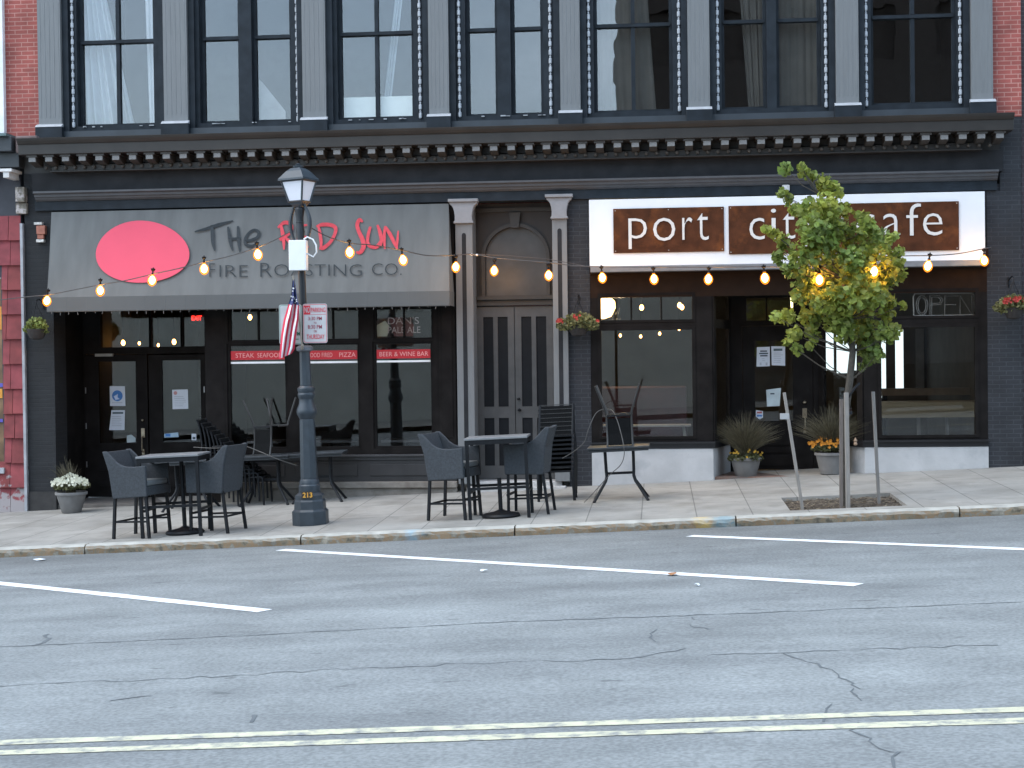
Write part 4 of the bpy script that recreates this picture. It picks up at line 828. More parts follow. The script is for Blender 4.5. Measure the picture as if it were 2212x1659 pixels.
for l in ([(900, 190, .04), (915, 260, .06), (925, 340, .05), (928, 405, .02)], [(875, 215, .03), (930, 170, .06), (985, 185, .06), (990, 240, .05), (940, 290, .05), (890, 320, .05)], [(925, 290, .03), (980, 340, .06), (1010, 400, .03)],
          [(1050, 200, .04), (1052, 300, .05), (1060, 395, .04)], [(1050, 200, .04), (1130, 190, .03)], [(1055, 300, .04), (1125, 292, .03)], [(1060, 390, .05), (1140, 380, .03)],
          [(1225, 190, .03), (1240, 260, .05), (1250, 330, .05), (1250, 395, .03)], [(1210, 205, .03), (1260, 188, .06), (1330, 190, .06), (1375, 215, .06), (1370, 270, .05), (1330, 340, .05), (1270, 390, .06), (1235, 390, .04)],
          [(1612, 165, .03), (1585, 145, .06), (1565, 190, .06), (1580, 250, .06), (1612, 320, .07), (1620, 380, .07), (1590, 430, .06), (1555, 425, .03)], [(1680, 205, .04), (1662, 270, .05), (1655, 340, .05), (1680, 375, .06), (1735, 380, .06), (1770, 330, .04)], [(1740, 190, .03), (1765, 260, .06), (1775, 330, .05), (1765, 380, .03)],
          [(1808, 200, .03), (1800, 290, .05), (1805, 400, .025)], [(1808, 205, .04), (1850, 270, .06), (1885, 340, .055), (1915, 400, .03)], [(1922, 240, .02), (1915, 320, .04), (1910, 400, .02)]): stroke(m, A8(l), .05)
m.build('hand_lettering', letr, aw)
def awn_text(s, px0, px1, py0, py1, wt):
    t = text_obj('lettering', s, (0, px1-px0, 0, py1-py0), 0, letd, None, .0008, wt)
    o_ = WL[aw.name]
    for v in t.data.vertices:
        p = onawn(px0+v.co.x, py1-v.co.z, .018+(.003 if v.co.y < 0 else 0)); v.co = (p[0]-o_.x, p[1]-o_.y, p[2]-o_.z)
    t.parent = aw; t.data.materials.clear(); t.data.materials.append(letd)
for s, a, c, y0_, y1_ in (("F", 453, 465, 569, 598), ("IRE", 475, 536, 573, 598), ("R", 563, 588, 568, 598), ("OASTING", 593, 782, 571, 596), ("CO.", 804, 868, 569, 594)): awn_text(s, a, c, y0_, y1_, -.018)
# ================================================================== cafe signboard
Ys = -.32
sb = thing('cafe_signboard', (at(1700, 560, Ys)[0], Ys, at(1700, 570, Ys)[1]), 'long white signboard with two rusted steel panels spelling the cafe name', 'sign')
m = MB(); s0, s1 = at(1273, 500, Ys)[0], at(2128, 500, Ys)[0]; sz0, sz1 = (at(1273, 572, Ys)[1]+at(2127, 566, Ys)[1])/2, (at(1273, 432, Ys)[1]+at(2127, 413, Ys)[1])/2
m.box(s0, s1, Ys, -.06, sz0, sz1); m.build('board', signw, sb, bevel=.006)
m = MB(); m.box(s0+.01, s1, Ys-.03, -.06, sz0-.085, sz0-.003); m.build('sign_ledge', M('ledge_grey', (.16, .165, .175), .6, .15, 8), sb, bevel=.005)
def spanel(a, c, y0_, y1_):
    b_ = [at(a, (y0_+y1_)/2, Ys)[0], at(c, (y0_+y1_)/2, Ys)[0], at((a+c)/2, y1_, Ys)[1], at((a+c)/2, y0_, Ys)[1]]
    m = MB(); m.box(b_[0], b_[1], Ys-.022, Ys-.002, b_[2], b_[3]); p_ = m.build('rusted_panel', rust, sb, bevel=.003)
    m = MB()
    for xx in (b_[0]+.03, (b_[0]+b_[1])/2, b_[1]-.03):
        for zz in (b_[2]+.03, b_[3]-.03): m.lathe([(.009, 0), (.009, .004)], (0, 0, 0), 6); m.v[-12:] = [(xx+x, Ys-.023-z, zz+y) for x, y, z in m.v[-12:]]
    m.build('rivet', M('rivet_steel', (.35, .33, .3), .5), p_); return p_
p1 = spanel(1325, 1564, 449, 545); p2 = spanel(1574, 2071, 440, 545)
letw = M('letter_white', (.64, .61, .58), .5, .05)
def stext(s, a, c, y0_, y1_, par):
    Yt = Ys-.03; text_obj('lettering', s, (at(a, y1_, Yt)[0], at(c, y1_, Yt)[0], at(a, y1_, Yt)[1], at(a, y0_, Yt)[1]), Yt, letw, par, .005, -.012)
stext('p', 1358, 1398, 472, 538, p1); stext('o', 1411, 1459, 471, 521, p1); stext('r', 1474, 1496, 470, 518, p1); stext('t', 1506, 1531, 460, 519, p1)
stext('c', 1619, 1652, 471, 518, p2); stext('i', 1666, 1677, 451, 516, p2); stext('t', 1691, 1718, 460, 516, p2); stext('y', 1733, 1778, 466, 532, p2); stext('c', 1850, 1890, 463, 512, p2); stext('a', 1908, 1945, 462, 510, p2); stext('f', 1958, 1990, 440, 509, p2); stext('e', 1994, 2036, 461, 509, p2)
stext('|', 1818, 1822, 452, 520, p2)
m = MB(); m.pbox(1690, 1706, 399, 412, -.16, -.06); single('alarm_strobe', m, M('strobe_white', (.5, .5, .5), .5, .3, 60), 'small pale security light box on the dark beam above the cafe sign', 'light box', bevel=.01)
# ================================================================== banners, neon, papers in the windows
def banner(px0, px1, py0, py1, txts, label):
    b_ = px_box(px0, px1, py0, py1, .055); t = thing('window_banner', ((b_[0]+b_[1])/2, .055, b_[2]), label, 'banner', 'red banners across the restaurant windows')
    m = MB(); m.box(*b_[:2], .055, .061, *b_[2:]); m.build('banner_strip', redm, t)
    m = MB(); m.box(b_[0], b_[1], .055, .066, b_[2]-.062, b_[2]-.03); m.build('white_rail', M('rail_white', (.85, .85, .85), .5), t)
    for s, a, c in txts: text_obj('lettering', s, (at(a, py1, .05)[0], at(c, py1, .05)[0], b_[2]+.035, b_[3]-.035), .052, M('banner_letter', (.8, .42, .4), .6), t, .001, -.008)
banner(498.5, 614.5, 758, 777, [('STEAK', 509, 549), ('SEAFOOD', 556, 610)], 'red strip banner reading STEAK SEAFOOD in the window left of the lamp post')
banner(664.5, 771.5, 757, 776, [('WOOD FIRED', 660, 718), ('PIZZA', 733, 768)], 'red strip banner reading WOOD FIRED PIZZA just right of the lamp post')
banner(813.5, 929.5, 755, 774, [('BEER & WINE BAR', 820, 925)], 'red strip banner reading BEER & WINE BAR in the narrow right restaurant window')
# beer sign: hanging mirror-like lettered sign
b_ = px_box(838, 908, 684, 718, .1); t = thing('beer_sign', ((b_[0]+b_[1])/2, .1, b_[2]), 'faded red ale sign lettered PALE ALE hanging in the last restaurant transom', 'sign')
m = MB(); m.prism([(b_[0]+.1, b_[2]-.06), (b_[1]-.12, b_[2]-.06), (b_[1]-.1, b_[2]+.12), (b_[0]+.25, b_[3]), (b_[0]+.02, b_[3]-.02)], .1, .11); m.build('sign_back', M('ale_red_back', (.1, .02, .02), .5), t)
text_obj('lettering', "DAN'S", (b_[0], b_[1]-.02, b_[2]+.13, b_[3]-.005), .096, M('ale_letter', (.42, .34, .34), .6), t, .002, .0)
text_obj('lettering', "PALE ALE", (b_[0]+.0, b_[1], b_[2]-.01, b_[2]+.09), .096, M('ale_letter'), t, .002, .0)
m = MB(); m.prism([(b_[0]-.18, b_[2]-.06), (b_[0]-.02, b_[2]-.06), (b_[0]+.02, b_[2]+.1), (b_[0]-.05, b_[2]+.19), (b_[0]-.18, b_[2]+.12)], .12, .13); m.build('pale_shade', M('pale_yellow_card', (.45, .46, .36), .8), t)
b_ = px_box(414, 436, 682, 692, 2.2); t = thing('exit_sign', ((b_[0]+b_[1])/2, 2.2, b_[2]), 'red glowing EXIT sign hung inside behind the door transom', 'sign')
m = MB(); m.box(b_[0]-.05, b_[1]+.05, 2.22, 2.28, b_[2]-.05, b_[3]+.05); m.build('sign_box', black, t)
text_obj('lettering', "EXIT", b_, 2.2, emit_mat('exit_red', (1, .03, .02), 1.6), t, .002, .02)
# unlit neon
t = thing('neon_sign', (at(2040, 655, .2)[0], .2, at(2040, 680, .2)[1]), 'unlit neon OPEN sign in a rounded tube border in the right cafe transom', 'sign')
def np_(x, y): X_, Z_ = at((3300+x*.5122)/1.8228, (1050+y*.5122)/1.8228, .14); return (X_, .14, Z_)
ntm = M('neon_tube_off', (.16, .15, .14), .35)
m = MB(); m.tube([np_(x, y) for x, y in ((582, 375), (578, 230), (590, 208), (700, 204), (1030, 204), (1048, 220), (1050, 370), (800, 376), (582, 378))], .011, 6); m.build('tube_border', M('neon_border', (.27, .26, .25), .35), t)
def oval(x0, x1, y0, y1): return [((x0+x1)/2+(x1-x0)/2*cos(2*pi*i/16), (y0+y1)/2+(y1-y0)/2*sin(2*pi*i/16)) for i in range(17)]
m = MB()
for l in (oval(600, 690, 222, 372), oval(614, 676, 236, 358), [(706, 370), (706, 222), (780, 222), (806, 255), (790, 290), (706, 298)], [(720, 370), (720, 236), (772, 236), (790, 256), (778, 280), (720, 284)], [(925, 225), (820, 225), (820, 370), (925, 370)], [(820, 292), (905, 292)], [(938, 372), (938, 226), (1030, 370), (1030, 226)]): m.tube([np_(*p) for p in l], .0075, 6)
m.build('tube_lettering', ntm, t)
def notice(quad, Y, label, marks=(), mat=paper, group=None, name='paper_notice', cat='notice'):
    P = [at(px, py, Y) for px, py in quad]; cx = sum(p[0] for p in P)/len(P); cz_ = sum(p[1] for p in P)/len(P)
    m = MB(); m.prism([(x, z) for x, z in P], Y-.004, Y-.001); o_ = m.build(name, mat, None, loc=Vector((cx, Y, cz_)), label=label, cat=cat, group=group)
    for kind, a, c, y0_, y1_, mt in marks:
        if kind == 'box': m = MB(); m.pbox(a, c, y0_, y1_, Y-.006, Y-.0045); m.build('print_block', mt, o_)
        elif kind == 'disc':
            m = MB(); X0, X1 = at(a, y0_, Y)[0], at(c, y0_, Y)[0]; zc_ = at(a, (y0_+y1_)/2, Y)[1]; r = (X1-X0)/2
            m.prism([((X0+X1)/2+r*cos(t), zc_+r*sin(t)) for t in [2*pi*i/20 for i in range(20)]], Y-.006, Y-.0045); m.build('round_emblem', mt, o_)
        elif kind == 'lines':
            m = MB()
            for k in range(int((y1_-y0_)/4)): m.pbox(a+random.uniform(0, 2), c-random.uniform(0, 8), y0_+4*k, y0_+4*k+1.2, Y-.006, Y-.0045)
            m.build('print_lines', mt, o_)
        elif kind == 'patch':
            m = MB(); m.prism([at(px, py, Y) for px, py in a], Y-.0075, Y-.0062); m.build('emblem_patch', mt, o_)
blue = M('print_blue', (.06, .2, .5), .7); pale = M('print_grey', (.42, .45, .5), .8)
notice([(237, 834), (270, 834), (271, 877), (238, 877)], DR+.018, 'white poster with a blue round emblem taped high in the left restaurant door', [('disc', 242, 265, 846, 864, blue), ('lines', 241, 268, 869, 875, pale), ('patch', [(246, 856), (255, 851), (254, 858), (259, 862), (250, 864)], 0, 0, 0, M('print_pale_blue', (.55, .65, .8), .8))])
notice([(241, 886), (270, 886), (269, 929), (236, 929)], DR+.018, 'white typed sheet with a dark heading, below the blue emblem poster', [('box', 243, 266, 890, 894, M('print_teal', (.08, .12, .14))), ('lines', 241, 266, 899, 925, pale)])
notice([(372, 842), (406, 841), (407, 883), (373, 884)], DR+.018, 'lone white typed sheet taped in the right restaurant door', [('disc', 375, 383, 845, 853, M('print_pink', (.5, .25, .25))), ('lines', 376, 403, 856, 880, pale)])
notice([(274, 941), (284, 939), (293, 946), (293, 955), (274, 956)], DR+.018, 'small pale sticker with a rounded top in the bottom corner of the left restaurant door', [], M('sticker_pale', (.4, .47, .48), .6), name='door_sticker', cat='sticker')
notice([(355, 937), (385, 934), (386, 944), (355, 945)], DR+.018, 'blue and white oblong sticker low in the right restaurant door', [('box', 357, 368, 937, 943, blue)], M('sticker_blue', (.35, .5, .6), .6), name='door_sticker', cat='sticker')
notice([(414, 937), (424, 937), (424, 951), (414, 951)], DR+.018, 'small white square sticker at the far lower corner of the right restaurant door', [('box', 416, 422, 944, 949, inkd)], name='door_sticker', cat='sticker')
notice([(1635, 750), (1663, 749), (1663, 791), (1634, 792)], EC+.018, 'left sheet of the side-by-side pair in the cafe door, with bold dark heading lines', [('box', 1642, 1657, 757, 760, inkd), ('box', 1640, 1659, 762, 765, inkd), ('box', 1642, 1658, 767, 770, inkd), ('lines', 1645, 1655, 774, 784, pale), ('box', 1641, 1645, 783, 789, pale), ('box', 1654, 1658, 783, 789, pale)])
notice([(1666, 748), (1696, 748), (1696, 790), (1667, 789)], EC+.018, 'right sheet of the side-by-side pair in the cafe door, with one dark header bar', [('box', 1671, 1690, 753, 758, M('print_teal')), ('lines', 1670, 1692, 762, 788, pale)])
notice([(1655, 842), (1687, 838), (1684, 877), (1657, 878)], EC+.018, 'crumpled pale sheet alone in the middle of the cafe door glass', [('box', 1664, 1673, 849, 852, inkd)], M('pale_mint_paper', (.5, .58, .6), .8))
notice([(1633, 886), (1648, 888), (1648, 902), (1641, 906), (1633, 900)], EC+.018, 'small red and blue badge sticker at the lower left of the cafe door glass', [('box', 1635, 1646, 889, 893, M('print_red', (.4, .1, .1))), ('box', 1635, 1646, 896, 900, blue)], name='door_sticker', cat='sticker')
# ================================================================== street lamp
LB = spt(663, 1137); LX, LY = LB.x, LB.y+.24; LZ = gs(LX, LY)
lamp = thing('street_lamp', (LX, LY, LZ), 'slate-blue lantern lamp post on an octagonal base, numbered 213', 'lamp post')
def lz(y): return at(660, y, LY)[1]-LZ
O8 = pi/8
def LM(mb, prof, name, par=lamp, mat=postm, n=8, smooth=False): mb.lathe([(r, z) for r, z in prof], (LX, LY, LZ), n, O8); return mb.build(name, mat, par, smooth=smooth, bevel=.004)
m = MB(); LM(m, [(.245, -.03), (.25, .02), (.25, lz(1103)), (.22, lz(1099)), (.215, lz(1082)), (.2, lz(1078)), (.2, lz(1069)), (.155, lz(1064)), (.15, lz(1062))], 'base')
m = MB(); LM(m, [(.15, lz(1062)+.001), (.148, lz(1048)), (.136, lz(1046)), (.134, lz(1039)), (.118, lz(1034))], 'base_neck', n=16, smooth=True)
m = MB(); LM(m, [(.118, lz(1034)+.001), (.104, lz(907)), (.1, lz(905))], 'lower_shaft', n=8)
m = MB(); LM(m, [(.1, lz(905)+.001), (.135, lz(894)), (.14, lz(889)), (.135, lz(884)), (.105, lz(872)), (.098, lz(862)), (.112, lz(857)), (.118, lz(852)), (.108, lz(848)), (.118, lz(844)), (.116, lz(838)), (.1, lz(836)), (.085, lz(833))], 'collar', n=20, smooth=True)
m = MB(); LM(m, [(.079, lz(833)+.001), (.072, lz(760))], 'upper_shaft', n=8)
m = MB(); LM(m, [(.075, lz(760)+.001), (.11, lz(757)), (.115, lz(750)), (.075, lz(746))], 'shaft_cap', mat=M('cap_grey', (.15, .16, .18), .5), n=16, smooth=True)
m = MB(); LM(m, [(.052, lz(746)+.001), (.048, lz(520)), (.06, lz(500)), (.05, lz(490)), (.05, lz(470)), (.07, lz(452)), (.05, lz(446))], 'pole', n=12, smooth=True, mat=M('pole_dark', (.014, .017, .021), .45))
RL = Matrix.Rotation(radians(-20), 3, 'Z')
def lp(x, y, z): v = RL @ Vector((x, y, 0)); return (LX+v.x, LY+v.y, LZ+z)
za, zb_, zr_, zf = lz(437), lz(391), lz(363), lz(352); a_, c_ = .1, .168
m = MB(); m.lathe([(.07, za-.07), (.12, za-.03), (.14, za)], (LX, LY, LZ), 4, radians(45-20)); 
for sx, sy in ((1, 1), (1, -1), (-1, 1), (-1, -1)): m.tube([lp(sx*a_, sy*a_, za), lp(sx*c_, sy*c_, zb_)], .014, 4)
for k in range(4):
    q = [(1, 1), (-1, 1), (-1, -1), (1, -1)]; A_, B_ = q[k], q[(k+1) % 4]
    for r_, z in ((a_, za+.01), (c_, zb_)): m.tube([lp(A_[0]*r_, A_[1]*r_, z), lp(B_[0]*r_, B_[1]*r_, z)], .014, 4)
lt = m.build('lantern', postm, lamp)
m = MB(); m.lathe([(.235, zb_), (.285, zb_+.005), (.28, zb_+.03), (.235, zb_+.07), (.17, lz(370)), (.1, zr_), (.06, zr_+.005)], (LX, LY, LZ), 4, radians(45-20)); m.lathe([(.07, zr_+.006), (.075, zr_+.03), (.03, zr_+.04), (.035, zr_+.055), (.004, zf)], (LX, LY, LZ), 10); m.build('lantern_roof', postm, lamp)
frost = M('frosted_glass', (.88, .87, .92), .5, .05, 2, trans=.15)
for k in range(4):
    q = [(1, 1), (-1, 1), (-1, -1), (1, -1)]; A_, B_ = q[k], q[(k+1) % 4]; e_ = .985
    m = MB(); m.face([lp(A_[0]*a_*e_, A_[1]*a_*e_, za+.01), lp(B_[0]*a_*e_, B_[1]*a_*e_, za+.01), lp(B_[0]*c_*e_, B_[1]*c_*e_, zb_), lp(A_[0]*c_*e_, A_[1]*c_*e_, zb_)]); m.build('lantern_pane', frost, lamp)
lamp.rotation_euler = (0, -.0215, 0)
for s in (-1, 1):   # scrolled yoke arms carrying the lantern
    m = MB(); P = []
    for i in range(13):
        t = i/12; P.append(lp(s*(.05+.105*sin(pi*(.12+.86*t))), .0, lz(524)+(lz(436)-lz(524))*t))
    m.tube(P, [.03-.012*abs(2*i/12-1) for i in range(13)], 8); m.build('yoke_arm', M('yoke_dark', (.035, .042, .05), .4), lamp, smooth=True)
m = MB()
for z, r in ((lz(462), .05), (lz(480), .06), (lz(500), .055)): m.lathe([(.02, -.03), (r, 0), (.02, .03)], (LX, LY, LZ+z), 8)
m.build('scrollwork', M('yoke_dark'), lamp)
f_ = LY-.19
m = MB(); m.pbox(653, 677, 1062, 1077, f_-.012, f_-.004); m.build('number_plate', M('plate_dark', (.03, .025, .02), .5), lamp)
text_obj('lettering', '213', px_box(655, 676, 1064, 1075, f_-.02), f_-.016, M('number_gold', (.7, .35, .04), .5), lamp, .002, .02)
cm0 = lambda P: [Vector(p) for p in P]
# meter box
m = MB(); YB = LY-.2; m.pbox(623.5, 661, 518.5, 584, YB, YB+.13); ob = single('meter_box', m, M('box_white', (.8, .8, .8), .4, .03), 'blank white electrical box strapped to the lamp post below the lantern', 'electrical box', loc=(LX, YB, LZ+lz(584)), bevel=.008)
m = MB(); P = [(656, 517), (664, 512), (676, 517), (683, 530), (684, 545), (677, 555), (666, 549), (661, 547)]
def hp(px, py, Y): x, z = at(px, py, Y); return (x, Y, z)
m.tube(cm0([hp(a, c, YB+.06) for a, c in P]), .011, 6); m.build('cable', M('white_cable', (.75, .75, .75), .5), ob, smooth=True)
# flag
FY = LY-.24
fl = thing('flag', hp(652, 750, FY), 'small limp American flag on a slanted staff fixed to the lamp post', 'flag')
m = MB(); m.tube([hp(653, 752, FY+.08), hp(641, 640, FY), hp(633, 596, FY-.06)], .012, 6); m.tube([hp(653, 756, LY-.08), hp(653, 745, FY+.07)], .02, 6); m.build('staff', M('staff_wood', (.3, .26, .21), .6), fl)
flg = [M('flag_red', (.55, .02, .06), .7, .05), M('flag_white', (.75, .75, .76), .7, .03), M('flag_blue', (.025, .04, .14), .7, .1)]
m = MB(); rows = 30; lft = [(632, 603), (629, 640), (622, 660), (613, 690), (607, 725), (603, 775)]; rgt = [(637, 603), (641, 640), (646, 660), (645, 690), (641, 715), (636, 755), (630, 764)]
def pl_(L_, t):
    s = t*(len(L_)-1); i = min(int(s), len(L_)-2); u = s-i; return (L_[i][0]*(1-u)+L_[i+1][0]*u, L_[i][1]*(1-u)+L_[i+1][1]*u)
cols_ = 14; grid = []
for j in range(rows+1):
    t = j/rows; a, c = pl_(lft, t), pl_(rgt, t); rowp = []
    for i in range(cols_+1):
        u = i/cols_; rowp.append(hp(a[0]+(c[0]-a[0])*u, a[1]+(c[1]-a[1])*u, FY-.05+.05*sin(u*11+t*3)*min(1, t*3+.2)))
    grid.append(rowp)
for j in range(rows):
    for i in range(cols_):
        t = j/rows; m.mi = 2 if t < .3+.1*(1-i/cols_)*.5 else (0 if (i//2) % 2 == 0 else 1)
        m.face([grid[j][i], grid[j+1][i], grid[j+1][i+1], grid[j][i+1]])
m.build('cloth', flg, fl, smooth=True)
m = MB()
for k in range(12):
    j = random.randint(3, 9); i = random.randint(1, cols_-2); g_ = grid[j][i]; r = .013; m.prism([(g_[0]+r*cos(2*pi*q_/10)*(1 if q_ % 2 else .45), g_[2]+r*sin(2*pi*q_/10)*(1 if q_ % 2 else .45)) for q_ in range(10)], g_[1]-.02, g_[1]-.018)
m.build('stars', flg[1], fl)
# parking signs
def rr(x0, x1, z0, z1, r, n=5):
    P = []
    for cx_, cz_, a0_ in ((x1-r, z0+r, -90), (x1-r, z1-r, 0), (x0+r, z1-r, 90), (x0+r, z0+r, 180)):
        for i in range(n+1): t = radians(a0_+90*i/n); P.append((cx_+r*cos(t), cz_+r*sin(t)))
    return P
def psign(px0, px1, py0, py1, Y, label, colr, items):
    b_ = px_box(px0, px1, py0, py1, Y); w_ = b_[1]-b_[0]; h_ = b_[3]-b_[2]; t = thing('parking_sign', ((b_[0]+b_[1])/2, Y, b_[2]), label, 'sign', 'parking signs on the lamp post')
    m = MB(); m.prism(rr(*b_, .03), Y, Y+.004); m.build('plate', M('sign_plate', (.72, .74, .76), .4, .02), t)
    m = MB(); o_ = rr(b_[0]+.008, b_[1]-.008, b_[2]+.008, b_[3]-.008, .025); i_ = rr(b_[0]+.014, b_[1]-.014, b_[2]+.014, b_[3]-.014, .02)
    for k in range(len(o_)): k2 = (k+1) % len(o_); m.face([(p[0], Y-.001, p[1]) for p in (o_[k], o_[k2], i_[k2], i_[k])])
    m.build('border', colr, t)
    for it in items:
        if it[0] == 'box': m = MB(); m.box(b_[0]+w_*it[1], b_[0]+w_*it[2], Y-.0018, Y-.0008, b_[2]+h_*it[3], b_[2]+h_*it[4]); m.build('coloured_block', it[5], t)
        elif it[0] == 'ring':
            m = MB(); X_, Z_, r = b_[0]+w_*it[1], b_[2]+h_*it[2], w_*it[3]
            for k in range(24): a, c = 2*pi*k/24, 2*pi*(k+1)/24; m.face([(X_+r*q_*cos(g_), Y-.0015, Z_+r*q_*sin(g_)) for q_, g_ in ((1, a), (1, c), (.82, c), (.82, a))])
            m.build('ring', it[4], t)
        else: text_obj('lettering', it[1], (b_[0]+w_*it[2], b_[0]+w_*it[3], b_[2]+h_*it[4], b_[2]+h_*it[5]), Y-.003, it[6], t, .0006, .008)
sr = M('sign_red', (.6, .02, .04), .5, .03); sgr = M('sign_green', (.01, .22, .14), .5, .03); sw_ = M('sign_plate'); srd = M('sign_dark_red', (.35, .05, .08), .5)
SY = LY-.13
psign(654.5, 707, 656, 741, SY, 'white and red NO PARKING plate, the right one of the pair', sr, [('box', .045, .31, .735, .955, sr), ('box', .045, .955, .722, .73, sr), ('text', 'NO', .07, .29, .77, .92, sw_), ('text', 'PARKING', .34, .93, .78, .9, sr), ('text', '3:30 PM', .22, .78, .58, .67, srd), ('text', 'TO', .44, .56, .49, .54, srd), ('text', '8:30 PM', .2, .78, .36, .46, srd), ('text', 'ON', .44, .56, .27, .33, srd), ('text', 'THURSDAY', .14, .88, .1, .22, sr)])
psign(603, 652, 658, 744, SY+.01, 'white and green parking plate half hidden by the flag, the left one of the pair', sgr, [('ring', .62, .74, .27, sgr), ('text', 'P', .53, .71, .66, .82, sgr), ('text', '2 HOUR', .2, .8, .38, .46, sgr), ('text', '9AM-5PM', .12, .92, .22, .32, sgr), ('box', .15, .85, .12, .14, sgr)])
# ================================================================== string lights
fil_m = MB(); fil_m.lathe([(.004, -.025), (.025, -.04), (.043, -.074), (.042, -.105), (.025, -.135), (.003, -.145)], n=12)
env = bpy.data.materials.new('amber_bulb_halo'); env.use_nodes = True; n = env.node_tree; n.nodes.remove(n.nodes['Principled BSDF'])  # oversize envelope; its weak orange emission stands in for the bulb's halo
t_ = n.nodes.new('ShaderNodeBsdfTransparent'); t_.inputs[0].default_value = (1, .85, .6, 1); e_ = n.nodes.new('ShaderNodeEmission'); e_.inputs[0].default_value = (1, .27, .03, 1); e_.inputs[1].default_value = 1.2; x_ = n.nodes.new('ShaderNodeMixShader'); x_.inputs[0].default_value = .36
n.links.new(t_.outputs[0], x_.inputs[1]); n.links.new(e_.outputs[0], x_.inputs[2]); n.links.new(x_.outputs[0], n.nodes['Material Output'].inputs[0])
bulb_m = MB(); bulb_m.lathe([(.016, -.0), (.024, -.02), (.054, -.05), (.068, -.092), (.058, -.135), (.03, -.166), (.004, -.176)], n=14)
sock_m = MB(); sock_m.lathe([(.006, .1), (.012, .085), (.035, .08), (.03, .06), (.012, .04), (.012, .02), (.02, .015), (.02, -.004)], n=8)
proto_b = [None]
def lights(name, label, wirepts, bulbs, Yf, drop=16):
    root = thing(name, hp(*wirepts[0][:2], Yf(wirepts[0][0])), label, 'string light', 'string lights across the pavement')
    m = MB(); P = [Vector(hp(a, c, Yf(a))) for a, c in wirepts]; PP = []
    for i in range(len(P)-1):
        p0, p1, p2, p3 = P[max(i-1, 0)], P[i], P[i+1], P[min(i+2, len(P)-1)]
        for s in range(6): t = s/6; PP.append(.5*((2*p1)+(-p0+p2)*t+(2*p0-5*p1+4*p2-p3)*t*t+(-p0+3*p1-3*p2+p3)*t**3))
    PP.append(P[-1]); m.tube(PP, .0075, 5); m.build('wire', M('wire_dark', (.06, .055, .055), .6), root, smooth=True)
    for px, py in bulbs:
        x, z = at(px, py, Yf(px))
        if proto_b[0] is None:
            b = bulb_m.build('bulb', env, root, world=False, smooth=True); fil_m.build('filament', bulbm, b, world=False, smooth=True); sock_m.build('socket', black, b, world=False); proto_b[0] = b
        else:
            b = copy_tree(proto_b[0], root)
        b.location = (x-WL[root.name].x, Yf(px)-WL[root.name].y, z+.09-WL[root.name].z); b.rotation_euler = (random.uniform(-.12, .12), random.uniform(-.14, .14), random.random()*6)
def YA(px): t = max(0, min(1, (640-px)/650)); return LY-.02+(-1.1-LY)*t
def YBf(px):      # lamp post -> clamp by the gate -> through the tree -> wall corner
    K = [(668, LY-.02), (1022, -.9), (1480, -1.3), (1760, -3.85), (1895, -3.85), (2140, -.5)]
    for (a, ya), (b, yb) in zip(K[:-1], K[1:]):
        if px <= b: t = max(0, (px-a)/(b-a)); return ya+(yb-ya)*t
    return -.5
lights('string_light', 'string of five warm glowing bulbs sagging left from the lamp post across the grey awning', [(627, 500), (590, 520), (556, 534), (500, 552), (441, 566), (385, 580), (330, 592), (270, 606), (217, 615), (160, 626), (103, 637), (60, 641), (-60, 655)], [(556, 550), (441, 581), (330, 606), (217, 628), (103, 650)], YA)
lights('string_light', 'long string of warm glowing bulbs running right from the lamp post below the cafe sign', [(668, 490), (710, 512), (755, 525), (810, 530), (869, 541), (925, 552), (985, 551), (1022, 549), (1068, 557), (1130, 563), (1185, 567), (1240, 574), (1300, 576), (1412, 577), (1531, 577), (1651, 576), (1700, 577), (1770, 574), (1830, 566), (1890, 558), (1950, 553), (2007, 552), (2070, 548), (2126, 537), (2140, 534)], [(755, 545), (869, 562), (985, 577), (1068, 585), (1185, 595), (1300, 600), (1412, 603), (1531, 603), (1651, 601), (1770, 605), (1890, 587), (2007, 575), (2126, 563)], YBf)
m = MB(); 
for px, py in ((1019, 550), (1030, 551)): x, z = at(px, py, -.88); m.lathe([(.004, -.015), (.03, 0), (.004, .02)], (x, -.88, z), 6)
x, z = at(1010, 549, -.5); m.tube([(x, -.08, z+.02), (at(1024, 550, -.88)[0], -.88, at(1024, 550, -.88)[1])], .006, 5)
single('cable_clamp', m, M('clamp_white', (.75, .75, .75), .4), 'small white clamp holding the bulb wire off the left gate column', 'clamp', loc=(x, -.88, z))
m = MB()   # second thin guy wire between the clamp and the cafe sign
P = [hp(1024, 549, -.89), hp(1090, 552, -.7), hp(1180, 559, -.5), hp(1240, 570, -.35), hp(1275, 577, -.33)]; m.tube(P, .005, 5); single('guy_wire', m, M('wire_dark'), 'thin plain wire from the white clamp to the corner of the cafe signboard', 'wire', loc=P[0])
m = MB(); Yi = AO-.002
for k in range(46):
    u = (k+.5)/46; x = axl2+(axr2-axl2)*u; z = zV+.0; l_ = random.uniform(.02, .06); m.tube([(x, Yi+.012, z), (x+random.uniform(-.02, .02), Yi+.012, z-l_)], .004, 4)
m.tube([(axl2, Yi+.015, zV-.004), (axr2, Yi+.015, zV-.004)], .004, 4)
m.build('fringe_of_tiny_lights', M('tiny_light_off', (.2, .2, .2), .4), aw)
